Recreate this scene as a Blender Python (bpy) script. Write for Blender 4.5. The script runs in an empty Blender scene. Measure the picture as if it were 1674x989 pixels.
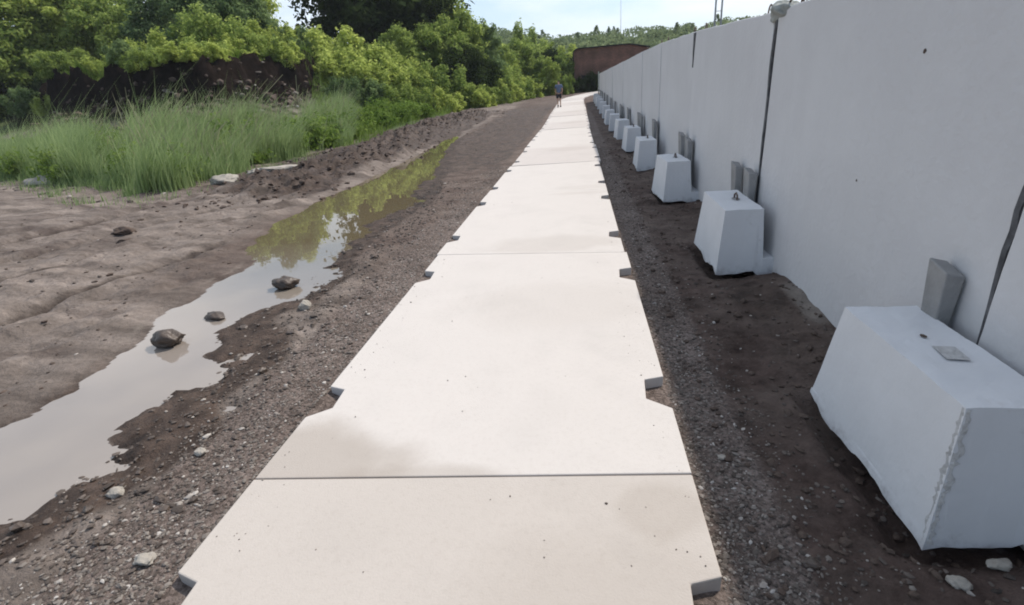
import bpy, math, random
import numpy as np
from mathutils import Matrix, Vector
R = math.radians
rng = np.random.default_rng(7)
random.seed(7)
S = bpy.context.scene
C = S.collection

# ------------------------------------------------------------------ camera
H = 1.6
F = 822.0
N = np.array([163, 1946, 822.]); N /= np.linalg.norm(N)
UP = -N
D = np.array([107, -356.5, 822.]); D -= D.dot(N)*N; D /= np.linalg.norm(D)
RT = np.cross(D, UP)
cam_d = bpy.data.cameras.new('camera'); cam = bpy.data.objects.new('camera', cam_d); C.objects.link(cam)
cam_d.sensor_width = 36; cam_d.lens = F/1674*36; cam_d.clip_start = .05; cam_d.clip_end = 3000
M = Matrix(((RT[0], -RT[1], -RT[2], 0), (D[0], -D[1], -D[2], 0), (UP[0], -UP[1], -UP[2], H), (0, 0, 0, 1)))
cam.matrix_world = M
S.camera = cam

# ------------------------------------------------------------------ world, sun, exposure
SUN_AZ = R(46)      # from +X towards +Y
SUN_EL = R(51)
sd = Vector((math.cos(SUN_AZ)*math.cos(SUN_EL), math.sin(SUN_AZ)*math.cos(SUN_EL), math.sin(SUN_EL)))
W = bpy.data.worlds.new('World'); S.world = W; W.use_nodes = True
nt = W.node_tree; nt.nodes.clear()
def N_(nt, t, **k):
    n = nt.nodes.new(t)
    for a, b in k.items():
        if a.startswith('i_'): n.inputs[a[2:].replace('_', ' ')].default_value = b
        else: setattr(n, a, b)
    return n
out = N_(nt, 'ShaderNodeOutputWorld'); bg = N_(nt, 'ShaderNodeBackground'); bg.inputs['Strength'].default_value = .12
sky = N_(nt, 'ShaderNodeTexSky', sky_type='NISHITA', sun_disc=False, sun_elevation=SUN_EL, sun_rotation=math.pi/2-SUN_AZ, altitude=100, air_density=1.0, dust_density=1.0)
tc = N_(nt, 'ShaderNodeTexCoord'); mp = N_(nt, 'ShaderNodeMapping'); mp.inputs['Scale'].default_value = (1, 1, 3.2); mp.inputs['Location'].default_value = (.3, .9, 0)
nz = N_(nt, 'ShaderNodeTexNoise'); nz.inputs['Scale'].default_value = 2.2; nz.inputs['Detail'].default_value = 8; nz.inputs['Roughness'].default_value = .55
rp = N_(nt, 'ShaderNodeValToRGB'); rp.color_ramp.elements[0].position = .40; rp.color_ramp.elements[1].position = .62
mx = N_(nt, 'ShaderNodeMix', data_type='RGBA'); mx.inputs['B'].default_value = (7.6, 7.9, 8.4, 1)
lk = nt.links.new
hz = N_(nt, 'ShaderNodeMix', data_type='RGBA'); hz.inputs['Factor'].default_value = .45; hz.inputs['B'].default_value = (5.6, 6.8, 8.2, 1)
lk(tc.outputs['Generated'], mp.inputs['Vector']); lk(mp.outputs[0], nz.inputs['Vector']); lk(nz.outputs['Fac'], rp.inputs[0])
lk(sky.outputs[0], hz.inputs['A']); lk(hz.outputs['Result'], mx.inputs['A']); sx_ = N_(nt, 'ShaderNodeSeparateXYZ'); lk(tc.outputs['Generated'], sx_.inputs[0])
# clouds and haze towards the sun, clear sky behind the camera
cl = N_(nt, 'ShaderNodeMapRange', interpolation_type='SMOOTHSTEP'); cl.inputs['From Min'].default_value = -.75; cl.inputs['From Max'].default_value = .05; cl.inputs['To Min'].default_value = .08; lk(sx_.outputs[1], cl.inputs[0])
cm = N_(nt, 'ShaderNodeMath', operation='MULTIPLY'); lk(rp.outputs[0], cm.inputs[0]); lk(cl.outputs[0], cm.inputs[1]); lk(cm.outputs[0], mx.inputs['Factor'])
hm_ = N_(nt, 'ShaderNodeMath', operation='MULTIPLY'); hm_.inputs[0].default_value = .5; lk(cl.outputs[0], hm_.inputs[1]); lk(hm_.outputs[0], hz.inputs['Factor']); lk(mx.outputs['Result'], bg.inputs[0]); lk(bg.outputs[0], out.inputs[0])
sl = bpy.data.lights.new('sun', 'SUN'); sun = bpy.data.objects.new('sun', sl); C.objects.link(sun)
sl.energy = 3.4; sl.angle = R(1.6); sl.color = (1, .93, .84)
sun.rotation_euler = sd.to_track_quat('Z', 'Y').to_euler()
S.view_settings.view_transform = 'Standard'; S.view_settings.look = 'None'; S.view_settings.exposure = 0.32; S.view_settings.gamma = 1
S.view_settings.use_curve_mapping = False
S.render.engine = 'CYCLES'
S.cycles.filter_width = 1.9; S.cycles.max_bounces = 6; S.cycles.transparent_max_bounces = 8; S.cycles.use_denoising = True

# ------------------------------------------------------------------ helpers
def tag(o, label=None, cat=None, group=None, kind=None):
    if label: o['label'] = label
    if cat: o['category'] = cat
    if group: o['group'] = group
    if kind: o['kind'] = kind
    return o
def empty(name, loc=(0, 0, 0), rz=0):
    o = bpy.data.objects.new(name, None); C.objects.link(o); o.location = loc; o.rotation_euler = (0, 0, rz); o.empty_display_size = .1
    return o
def mesh(name, v, f, mat, parent=None, smooth=False, loc=None):
    me = bpy.data.meshes.new(name)
    v = np.asarray(v, dtype=float)
    me.from_pydata(v.tolist(), [], f if isinstance(f, list) else f.tolist()); me.update()
    if smooth: me.polygons.foreach_set('use_smooth', [True]*len(me.polygons))
    for m in (mat if isinstance(mat, (list, tuple)) else [mat]): me.materials.append(m)
    o = bpy.data.objects.new(name, me); C.objects.link(o)
    if parent: o.parent = parent
    if loc is not None: o.location = loc
    return o
def bevel(o, w=.01, n=2, ang=30):
    m = o.modifiers.new('bevel', 'BEVEL'); m.width = w; m.segments = n; m.limit_method = 'ANGLE'; m.angle_limit = R(ang); return o
def children(o): return [c for c in S.objects if c.parent == o]
def copy_tree(o, kids):
    c = o.copy(); C.objects.link(c)
    for k in kids:
        d = k.copy(); C.objects.link(d); d.parent = c
    return c
def sm(t, a=0., b=1.):
    t = np.clip((t-a)/(b-a), 0, 1); return t*t*(3-2*t)
_T = np.random.default_rng(3).random((256, 256))
def vn(x, y):
    xi = np.floor(x).astype(int); yi = np.floor(y).astype(int); fx = x-xi; fy = y-yi
    fx = fx*fx*(3-2*fx); fy = fy*fy*(3-2*fy)
    a = _T[xi % 256, yi % 256]; b = _T[(xi+1) % 256, yi % 256]; c = _T[xi % 256, (yi+1) % 256]; d = _T[(xi+1) % 256, (yi+1) % 256]
    return (a*(1-fx)+b*fx)*(1-fy)+(c*(1-fx)+d*fx)*fy
def fbm(x, y, o=4, s=1.):
    r = 0; a = .5; t = 0
    for i in range(o):
        r = r+a*vn(x*s+17.3*i, y*s+9.1*i); t += a; a *= .5; s *= 2.03
    return r/t*2-1
def raydir(az, el):
    a = R(az); return math.sin(a)*math.cos(R(el)), math.cos(a)*math.cos(R(el)), math.sin(R(el))

# ------------------------------------------------------------------ materials
MATS = {}
def mat(name, col, rough=.8, var=.15, scale=6., bump=.3, bscale=60., spec=.3, bdist=.01, stain=None, detail=6, coord='Object'):
    m = bpy.data.materials.new(name); m.use_nodes = True; nt = m.node_tree; b = nt.nodes['Principled BSDF']; L = nt.links.new
    tc = N_(nt, 'ShaderNodeTexCoord'); n = N_(nt, 'ShaderNodeTexNoise'); n.inputs['Scale'].default_value = scale; n.inputs['Detail'].default_value = detail
    L(tc.outputs[coord], n.inputs['Vector'])
    r = N_(nt, 'ShaderNodeValToRGB'); c = np.array(col)
    r.color_ramp.elements[0].position = .3; r.color_ramp.elements[1].position = .7
    r.color_ramp.elements[0].color = (*np.clip(c*(1-var), 0, 1), 1); r.color_ramp.elements[1].color = (*np.clip(c*(1+var), 0, 1), 1)
    L(n.outputs['Fac'], r.inputs[0]); col_out = r.outputs[0]
    if stain:
        sc, scol, lo, hi = stain
        n2 = N_(nt, 'ShaderNodeTexNoise'); n2.inputs['Scale'].default_value = sc; n2.inputs['Detail'].default_value = 9; n2.inputs['Roughness'].default_value = .62
        L(tc.outputs[coord], n2.inputs['Vector'])
        r2 = N_(nt, 'ShaderNodeValToRGB'); r2.color_ramp.elements[0].position = lo; r2.color_ramp.elements[1].position = hi
        L(n2.outputs['Fac'], r2.inputs[0])
        mm = N_(nt, 'ShaderNodeMix', data_type='RGBA'); mm.inputs['B'].default_value = (*scol, 1)
        L(col_out, mm.inputs['A']); L(r2.outputs[0], mm.inputs['Factor']); col_out = mm.outputs['Result']
    L(col_out, b.inputs['Base Color'])
    b.inputs['Roughness'].default_value = rough; b.inputs['Specular IOR Level'].default_value = spec
    if bump:
        n3 = N_(nt, 'ShaderNodeTexNoise'); n3.inputs['Scale'].default_value = bscale; n3.inputs['Detail'].default_value = 5
        L(tc.outputs[coord], n3.inputs['Vector'])
        bp = N_(nt, 'ShaderNodeBump'); bp.inputs['Strength'].default_value = bump; bp.inputs['Distance'].default_value = bdist
        L(n3.outputs['Fac'], bp.inputs['Height']); L(bp.outputs[0], b.inputs['Normal'])
    MATS[name] = m
    return m
def leafmat(name, c1, c2, trans=.35):
    m = bpy.data.materials.new(name); m.use_nodes = True; nt = m.node_tree; L = nt.links.new; nt.nodes.clear()
    o = N_(nt, 'ShaderNodeOutputMaterial'); df = N_(nt, 'ShaderNodeBsdfDiffuse'); tr = N_(nt, 'ShaderNodeBsdfTranslucent'); mxs = N_(nt, 'ShaderNodeMixShader'); mxs.inputs[0].default_value = trans
    tc = N_(nt, 'ShaderNodeTexCoord'); n = N_(nt, 'ShaderNodeTexNoise'); n.inputs['Scale'].default_value = .9; n.inputs['Detail'].default_value = 3
    at = N_(nt, 'ShaderNodeAttribute', attribute_name='leaf'); oi = N_(nt, 'ShaderNodeObjectInfo')
    ad = N_(nt, 'ShaderNodeMath', operation='ADD'); a2 = N_(nt, 'ShaderNodeMath', operation='MULTIPLY_ADD'); a2.inputs[1].default_value = .35
    L(tc.outputs['Object'], n.inputs['Vector']); L(n.outputs['Fac'], ad.inputs[0]); 
    mu = N_(nt, 'ShaderNodeMath', operation='MULTIPLY_ADD'); mu.inputs[1].default_value = .6; mu.inputs[2].default_value = -.30
    L(at.outputs['Fac'], mu.inputs[0]); L(mu.outputs[0], ad.inputs[1])
    L(oi.outputs['Random'], a2.inputs[0]); L(ad.outputs[0], a2.inputs[2])
    r = N_(nt, 'ShaderNodeValToRGB'); r.color_ramp.elements[0].position = .3; r.color_ramp.elements[1].position = 1.0
    r.color_ramp.elements[0].color = (*c1, 1); r.color_ramp.elements[1].color = (*c2, 1)
    L(a2.outputs[0], r.inputs[0]); L(r.outputs[0], df.inputs[0]); L(r.outputs[0], tr.inputs[0])
    L(df.outputs[0], mxs.inputs[1]); L(tr.outputs[0], mxs.inputs[2]); L(mxs.outputs[0], o.inputs[0])
    return m
m_slab = mat('slab_concrete', (.475, .425, .385), .8, .07, 1.1, .25, 90, .25, .004, (1.1, (.36, .305, .26), .42, .78))
def weather(m, splash=.16, streak=.10, mud=(.13, .10, .085)):
    # mud splashed up the foot and faint rain streaks
    nt = m.node_tree; L = nt.links.new; b = nt.nodes['Principled BSDF']; src = b.inputs['Base Color'].links[0].from_socket
    g = N_(nt, 'ShaderNodeNewGeometry'); sx = N_(nt, 'ShaderNodeSeparateXYZ'); L(g.outputs['Position'], sx.inputs[0])
    n = N_(nt, 'ShaderNodeTexNoise'); n.inputs['Scale'].default_value = 9; n.inputs['Detail'].default_value = 9; n.inputs['Roughness'].default_value = .75; L(g.outputs['Position'], n.inputs['Vector'])
    a = N_(nt, 'ShaderNodeMath', operation='MULTIPLY_ADD'); a.inputs[1].default_value = -.42; L(n.outputs['Fac'], a.inputs[0]); L(sx.outputs[2], a.inputs[2])
    r = N_(nt, 'ShaderNodeMapRange', interpolation_type='SMOOTHSTEP'); r.inputs['From Min'].default_value = splash-.40; r.inputs['From Max'].default_value = splash-.20; r.inputs['To Min'].default_value = .75; r.inputs['To Max'].default_value = 0; L(a.outputs[0], r.inputs[0])
    x = N_(nt, 'ShaderNodeMix', data_type='RGBA'); x.inputs['B'].default_value = (*mud, 1); L(r.outputs[0], x.inputs['Factor']); L(src, x.inputs['A']); src = x.outputs['Result']
    mp = N_(nt, 'ShaderNodeMapping'); mp.inputs['Scale'].default_value = (7, 7, .35); L(g.outputs['Position'], mp.inputs[0]); n2 = N_(nt, 'ShaderNodeTexNoise'); n2.inputs['Scale'].default_value = 1.3; n2.inputs['Detail'].default_value = 6; L(mp.outputs[0], n2.inputs['Vector'])
    r2 = N_(nt, 'ShaderNodeValToRGB'); r2.color_ramp.elements[0].position = .35; r2.color_ramp.elements[0].color = (1-streak, 1-streak, 1-streak, 1); r2.color_ramp.elements[1].position = .6; r2.color_ramp.elements[1].color = (1, 1, 1, 1); L(n2.outputs['Fac'], r2.inputs[0])
    x = N_(nt, 'ShaderNodeMix', data_type='RGBA', blend_type='MULTIPLY'); x.inputs['Factor'].default_value = 1; L(src, x.inputs['A']); L(r2.outputs[0], x.inputs['B']); L(x.outputs['Result'], b.inputs['Base Color'])
def slabmat(name, base, blobs=(), dark=(.30, .255, .215)):
    m = mat(name, base, .85, .08, 1.1, .3, 110, .2, .004, (1.1, tuple(c_*.80 for c_ in base), .44, .80))
    nt = m.node_tree; L = nt.links.new; b = nt.nodes['Principled BSDF']; src = b.inputs['Base Color'].links[0].from_socket
    tc = N_(nt, 'ShaderNodeTexCoord')
    # grit and pores
    n = N_(nt, 'ShaderNodeTexNoise'); n.inputs['Scale'].default_value = 34; n.inputs['Detail'].default_value = 10; n.inputs['Roughness'].default_value = .8; L(tc.outputs['Object'], n.inputs['Vector'])
    r = N_(nt, 'ShaderNodeValToRGB'); r.color_ramp.elements[0].position = .30; r.color_ramp.elements[0].color = (.80, .78, .76, 1); r.color_ramp.elements[1].position = .5; r.color_ramp.elements[1].color = (1, 1, 1, 1); L(n.outputs['Fac'], r.inputs[0])
    x = N_(nt, 'ShaderNodeMix', data_type='RGBA', blend_type='MULTIPLY'); x.inputs['Factor'].default_value = .45; L(src, x.inputs['A']); L(r.outputs[0], x.inputs['B']); src = x.outputs['Result']
    vo = N_(nt, 'ShaderNodeTexVoronoi'); vo.inputs['Scale'].default_value = 9; L(tc.outputs['Object'], vo.inputs['Vector'])
    rv = N_(nt, 'ShaderNodeValToRGB'); rv.color_ramp.elements[0].position = .035; rv.color_ramp.elements[0].color = (.62, .56, .5, 1); rv.color_ramp.elements[1].position = .075; rv.color_ramp.elements[1].color = (1, 1, 1, 1); L(vo.outputs['Distance'], rv.inputs[0])
    x = N_(nt, 'ShaderNodeMix', data_type='RGBA', blend_type='MULTIPLY'); x.inputs['Factor'].default_value = .12; L(src, x.inputs['A']); L(rv.outputs[0], x.inputs['B']); src = x.outputs['Result']
    for (bx, by, sx, sy, st) in blobs:
        mp = N_(nt, 'ShaderNodeMapping', vector_type='TEXTURE'); mp.inputs['Location'].default_value = (bx, by, 0); mp.inputs['Scale'].default_value = (sx, sy, 1); L(tc.outputs['Object'], mp.inputs[0])
        le = N_(nt, 'ShaderNodeVectorMath', operation='LENGTH'); L(mp.outputs[0], le.inputs[0])
        nn = N_(nt, 'ShaderNodeTexNoise'); nn.inputs['Scale'].default_value = 2.4; nn.inputs['Detail'].default_value = 7; L(tc.outputs['Object'], nn.inputs['Vector'])
        ad = N_(nt, 'ShaderNodeMath', operation='MULTIPLY_ADD'); ad.inputs[1].default_value = 1.1; L(nn.outputs['Fac'], ad.inputs[0]); L(le.outputs['Value'], ad.inputs[2])
        mr = N_(nt, 'ShaderNodeMapRange', interpolation_type='SMOOTHSTEP'); mr.inputs['From Min'].default_value = 1.15; mr.inputs['From Max'].default_value = 1.75; mr.inputs['To Min'].default_value = st; mr.inputs['To Max'].default_value = 0; L(ad.outputs[0], mr.inputs[0])
        x = N_(nt, 'ShaderNodeMix', data_type='RGBA'); x.inputs['B'].default_value = (*dark, 1); L(mr.outputs[0], x.inputs['Factor']); L(src, x.inputs['A']); src = x.outputs['Result']
    L(src, b.inputs['Base Color'])
    return m
SB = (.56, .52, .487)
m_slabs = [slabmat('concrete_sandy', (.475, .43, .39), [(.1, .9, .7, .5, .22), (-.9, .2, .5, .6, .18), (.3, 1.5, .2, .15, .3)]),
           slabmat('concrete_damp_corner', SB, [(-1.42, -1.66, .62, .40, .60), (-.75, -1.72, .5, .14, .40), (-.2, .3, .8, .5, .12)]),
           slabmat('concrete_dusty_end', SB, [(-.35, -1.35, .8, .34, .20), (.2, 1.45, .8, .12, .15)]),
           slabmat('concrete_plain', SB, [(.2, -1.4, .7, .2, .12)]), slabmat('concrete_grey', (.52, .475, .445), [(-.3, 1., .6, .5, .2)])]
m_white = mat('whitewashed_concrete', (.585, .578, .58), .85, .05, .8, .5, 22, .15, .010, (1.2, (.53, .52, .525), .42, .75))
m_block = mat('painted_block_concrete', (.64, .64, .65), .85, .05, 2.5, .4, 24, .12, .006, (3.1, (.40, .37, .345), .60, .74))
weather(m_white, -.02, .012); weather(m_block, -.02, .012)
m_bare = mat('bare_concrete', (.27, .265, .26), .85, .15, 8, .5, 50, .2, .01)
m_stone_d = mat('dark_wet_stone', (.07, .05, .038), .45, .35, 9, .6, 30, .5, .02)
m_stone_l = mat('pale_stone', (.34, .31, .27), .85, .2, 6, .6, 30, .2, .02)
m_clod = mat('earth_clod', (.085, .06, .047), .8, .3, 9, .7, 30, .3, .02)
m_brick = None
m_bark = mat('bark', (.075, .06, .045), .9, .3, 12, .6, 30, .1, .02)
m_stem = mat('stem', (.10, .11, .05), .9, .2, 12, .0)
m_steel = mat('galvanised_steel', (.35, .38, .40), .5, .1, 5, .0, spec=.5)
m_wire = mat('rusty_wire', (.10, .07, .055), .6, .2, 20, .0)
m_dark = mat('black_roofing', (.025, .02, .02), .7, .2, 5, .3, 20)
m_pale = mat('pale_paint', (.42, .44, .38), .6, .1, 5, .1, 20)
m_skin = mat('skin', (.45, .28, .20), .6, .05, 5, 0)
m_shirt = mat('blue_cloth', (.12, .15, .22), .9, .1, 15, 0)
m_short = mat('dark_cloth', (.02, .022, .03), .9, .1, 15, 0)
m_hair = mat('brown_hair', (.03, .02, .015), .8, .1, 15, 0)
m_chip = mat('chipped_concrete', (.46, .45, .44), .9, .15, 30, .9, 60, .1, .01)
m_joint_shade = mat('painted_joint_shade', (.10, .10, .105), .9, .4, 14, .8, 30, .1, .01)  # dark colour standing in for the shade inside the panel joints
m_grime = mat('joint_mortar', (.30, .31, .29), .85, .2, 12, .8, 30, .2, .02)

# ------------------------------------------------------------------ terrain heights
PUD = np.array([(-2.75, .2), (-3.9, .2), (-3.7, 1.4), (-3.42, 2.05), (-3.42, 2.55), (-3.6, 3.2), (-3.78, 3.87), (-3.85, 4.6), (-3.80, 5.25), (-4.35, 5.9), (-4.78, 7.31), (-4.9, 9.2), (-4.92, 11.4),
                (-5.0, 14), (-5.1, 16.8), (-5.3, 19.5), (-5.6, 24), (-5.4, 29), (-5.1, 29), (-5.2, 24), (-4.6, 18.6), (-4.0, 15.2), (-3.45, 12.), (-3.05, 9.6), (-2.8, 8.2), (-2.95, 7.2), (-3.0, 6.4), (-2.95, 5.6), (-2.78, 4.8), (-2.75, 4.1), (-2.95, 3.7), (-2.9, 3.3), (-2.5, 3.0), (-2.45, 2.7), (-2.6, 2.3), (-2.36, 2.0), (-2.55, 1.6), (-2.7, 1.3)])
WATER = -.055
def sdpoly(x, y, P):
    x = np.asarray(x, float); y = np.asarray(y, float)
    d = np.full(x.shape, 1e9); ins = np.zeros(x.shape, bool); n = len(P)
    for i in range(n):
        a = P[i]; b = P[(i+1) % n]; e = b-a
        t = np.clip(((x-a[0])*e[0]+(y-a[1])*e[1])/(e@e), 0, 1)
        d = np.minimum(d, np.hypot(x-a[0]-t*e[0], y-a[1]-t*e[1]))
        if a[1] != b[1]:
            c = ((a[1] > y) != (b[1] > y)) & (x < (b[0]-a[0])*(y-a[1])/(b[1]-a[1])+a[0]); ins ^= c
    return np.where(ins, -d, d)
def rise(y):
    return .30*sm(y, 20, 38)+.28*sm(y, 36, 52)+.15*sm(y, 50, 62)+np.clip(y-62, 0, 400)*.0
def pathx(y):            # sideways shift of the path: it bends to the right beyond the end of the wall
    return 6.5*np.clip((y-44)/30, 0, 9)**2*1.6
def svals(x, y):
    vx = -10+.30*np.clip(y-43, 0, 19)
    s1 = vx-x
    s2 = (x+9.5)*.46+(y-11)*.887
    k = .8
    m = np.minimum(s1, s2)-k*np.exp(-np.abs(s1-s2)/k)*.4
    return m+.9*fbm(x, y, 3, .22)+sm(m, 4, 7)*(1.1*fbm(x, y, 4, .45)+.35*fbm(x, y, 3, 1.6))
def bankmask(x, y):
    az = np.degrees(np.arctan2(x, np.maximum(y, .1)))
    return sm(-az, 24.6, 26.2)*(1-sm(-az, 46.6, 49))
def height(x, y):
    x = np.asarray(x, float); y = np.asarray(y, float)
    z = rise(y)
    # beside the path on the right: lower, and piled up towards the wall
    right = sm(x, .3, .55)
    left = 1-sm(x, -1.75, -1.45)
    px = pathx(y); xr = x-px
    zr = -.075+.055*sm(xr, 1.2, 1.75)*(1+.6*fbm(x, y, 2, .8))+.050*fbm(x, y, 4, 1.8)*sm(xr, .5, .8)+.024*fbm(x, y, 4, 6)*sm(xr, .45, .8)
    zl = -.030+.020*fbm(x, y, 4, 1.3)+.012*fbm(x, y, 4, 7)
    zs = np.full(x.shape, -.060)+.016*fbm(x, y, 3, 6)
    on = sm(xr, -1.66, -1.50)*(1-sm(xr, .40, .50))
    zg = np.where(xr > -.5, zr, zl)
    zz = zg*(1-on)+zs*on
    # mud field with tyre ruts to the left
    ca, sa = math.cos(R(72)), math.sin(R(72))
    u = x*ca+y*sa; v = -x*sa+y*ca
    mud = sm(-x, 3.4, 4.6)*(1-sm(y, 30, 45))
    nearf = np.clip(7/np.maximum(np.hypot(x, y), 1), .25, 1)
    ruts = .085*fbm(u*.22, v*1.9, 3, 1.)+.035*fbm(u*.8, v*6, 3, 1.)
    tread = .010*np.abs(np.sin(v*3.3+fbm(u, v, 2, .5)*3))
    zz = zz+mud*(ruts+tread+.014*fbm(x, y, 4, 3.)+.02)
    # hollows under the near blocks, dug deeper to darken their undersides
    for by in (2.02, 4.97, 7.98):
        q = np.maximum(np.abs(y-by)-.46, 0); p = np.maximum(np.abs(x-1.50)-.27, 0)
        zz = zz-.12*(1-sm(np.hypot(p, q)+.04*fbm(x, y, 3, 4.), .0, .14))
    # tyre ruts crossing the mud field
    for v0, am in ((6.15, 1.), (7.65, 1.), (9.3, .8), (10.8, .8), (5.3, .6)):
        dv = v-v0-.25*np.sin(u*.35+v0)-.12*fbm(u, v*0, 2, .6)
        zz = zz+mud*am*(-.075*np.exp(-(dv/.13)**2)+.022*np.exp(-((np.abs(dv)-.24)/.07)**2)+.010*np.exp(-(dv/.11)**2)*np.sign(np.sin(u*26+np.abs(dv)*18)))
    # churned ridge along the field side of the puddle
    rx = -6.3-.4*np.sin(y*.31)-.03*y
    ridge = np.exp(-((x-rx)/(1.0+.03*y))**2)*sm(y, 8.5, 11)*(1-sm(y, 34, 42))
    zz = zz+ridge*(.15+.40*np.clip(fbm(x, y, 4, 1.5), -.3, 1)+.30*np.abs(fbm(x, y, 4, 3.5)))
    ridge2 = np.exp(-((x+2.15+.12*np.sin(y*1.7))/.30)**2)*sm(y, 1.5, 2.5)*(1-sm(y, 8, 10))
    zz = zz+ridge2*(.02+.06*fbm(x, y, 5, 3.1)); zz = zz+.028*fbm(x, y, 4, 9)*sm(x, -3.0, -2.6)*(1-sm(x, -2.1, -1.8))*(1-sm(y, 9, 14))
    zz = zz+mud*nearf*(.055*fbm(x, y, 5, 3.5)-.05*np.clip(fbm(x+40, y, 3, 2.6)-.15, 0, 1))
    # puddle
    shr = sm(x, -3.9, -2.8)*(1-sm(y, 9, 14))
    d = sdpoly(x, y, PUD)+(.16+.24*shr)*fbm(x, y, 4, 1.9)+(.06+.16*shr)*fbm(x, y, 4, 6)
    bowl = np.where(d < 0, -.03-.07*sm(-d, 0, .5), -.03+.5*0)
    w = 1-sm(d, 0., .55)
    zz = zz*(1-w)+w*np.where(d < 0, bowl+WATER+.03, WATER+.006+.10*np.clip(d, 0, 1)+.016*fbm(x, y, 3, 11)*shr)
    z = z+zz
    # hillside
    s = svals(x, y); bm_ = bankmask(x, y)
    hill = 1.0*sm(s, 0, 5)*(1-.5*sm(y, 48, 58))+1.3*sm(s, 3, 9)
    steep = 2.0*(1-.48*np.exp(-((np.degrees(np.arctan2(x, np.maximum(y, .1)))+37.5)/5.5)**2))*sm(s, 8.2, 8.9)+.7*sm(s, 6.6, 8.4)*(.6+1.*fbm(x, y, 3, .6)); soft = 2.6*sm(s, 6, 16)
    hill = hill+steep*bm_+soft*(1-bm_)+3.0*sm(s, 11, 34)+.10*fbm(x, y, 4, .8)*sm(s, 0, 3)+.5*bm_*fbm(x, y, 4, .8)*sm(s, 6.5, 8.5)+.35*bm_*fbm(x, y, 4, 2.3)*sm(s, 5, 8)
    far = 10*sm(y, 85, 210)
    z = z+np.maximum(hill, 0)*(1-.4*sm(y, 60, 120))+far*(1-.0*s)
    return z
def rutmask(x, y):
    ca, sa = math.cos(R(72)), math.sin(R(72)); u = x*ca+y*sa; v = -x*sa+y*ca; r_ = np.zeros(np.shape(x))
    for v0, am in ((6.15, 1.), (7.65, 1.), (9.3, .8), (10.8, .8), (5.3, .6)):
        dv = v-v0-.25*np.sin(u*.35+v0)-.12*fbm(u, v*0, 2, .6); r_ = np.maximum(r_, am*np.exp(-(dv/.17)**2))
    return r_*sm(-x, 3.4, 4.6)
def hz_(x, y): return float(height(np.array([x]), np.array([y]))[0])

def axis(a, b, step, lo, hi, g, mxs):
    mid = list(np.arange(a, b, step)); L = []; p = a; st = step
    while p > lo: st = min(st*g, mxs(p)); p -= st; L.append(p)
    U = []; p = mid[-1]; st = step
    while p < hi: st = min(st*g, mxs(p)); p += st; U.append(p)
    return np.array(L[::-1]+mid+U)
xs = axis(-8.2, 1.9, .031, -900, 900, 1.03, lambda p: .28 if abs(p) < 40 else 60)
ys = axis(.9, 8.2, .031, -60, 1500, 1.025, lambda p: .28 if -5 < p < 45 else (1.2 if -5 < p < 90 else 60))
XX, YY = np.meshgrid(xs, ys); ZZ = height(XX, YY)
nx, ny = len(xs), len(ys)
print('terrain', nx, ny)
V = np.stack([XX.ravel(), YY.ravel(), ZZ.ravel()], 1)
i = np.arange(nx*ny).reshape(ny, nx)
Fq = np.stack([i[:-1, :-1], i[:-1, 1:], i[1:, 1:], i[1:, :-1]], -1).reshape(-1, 4)

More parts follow.
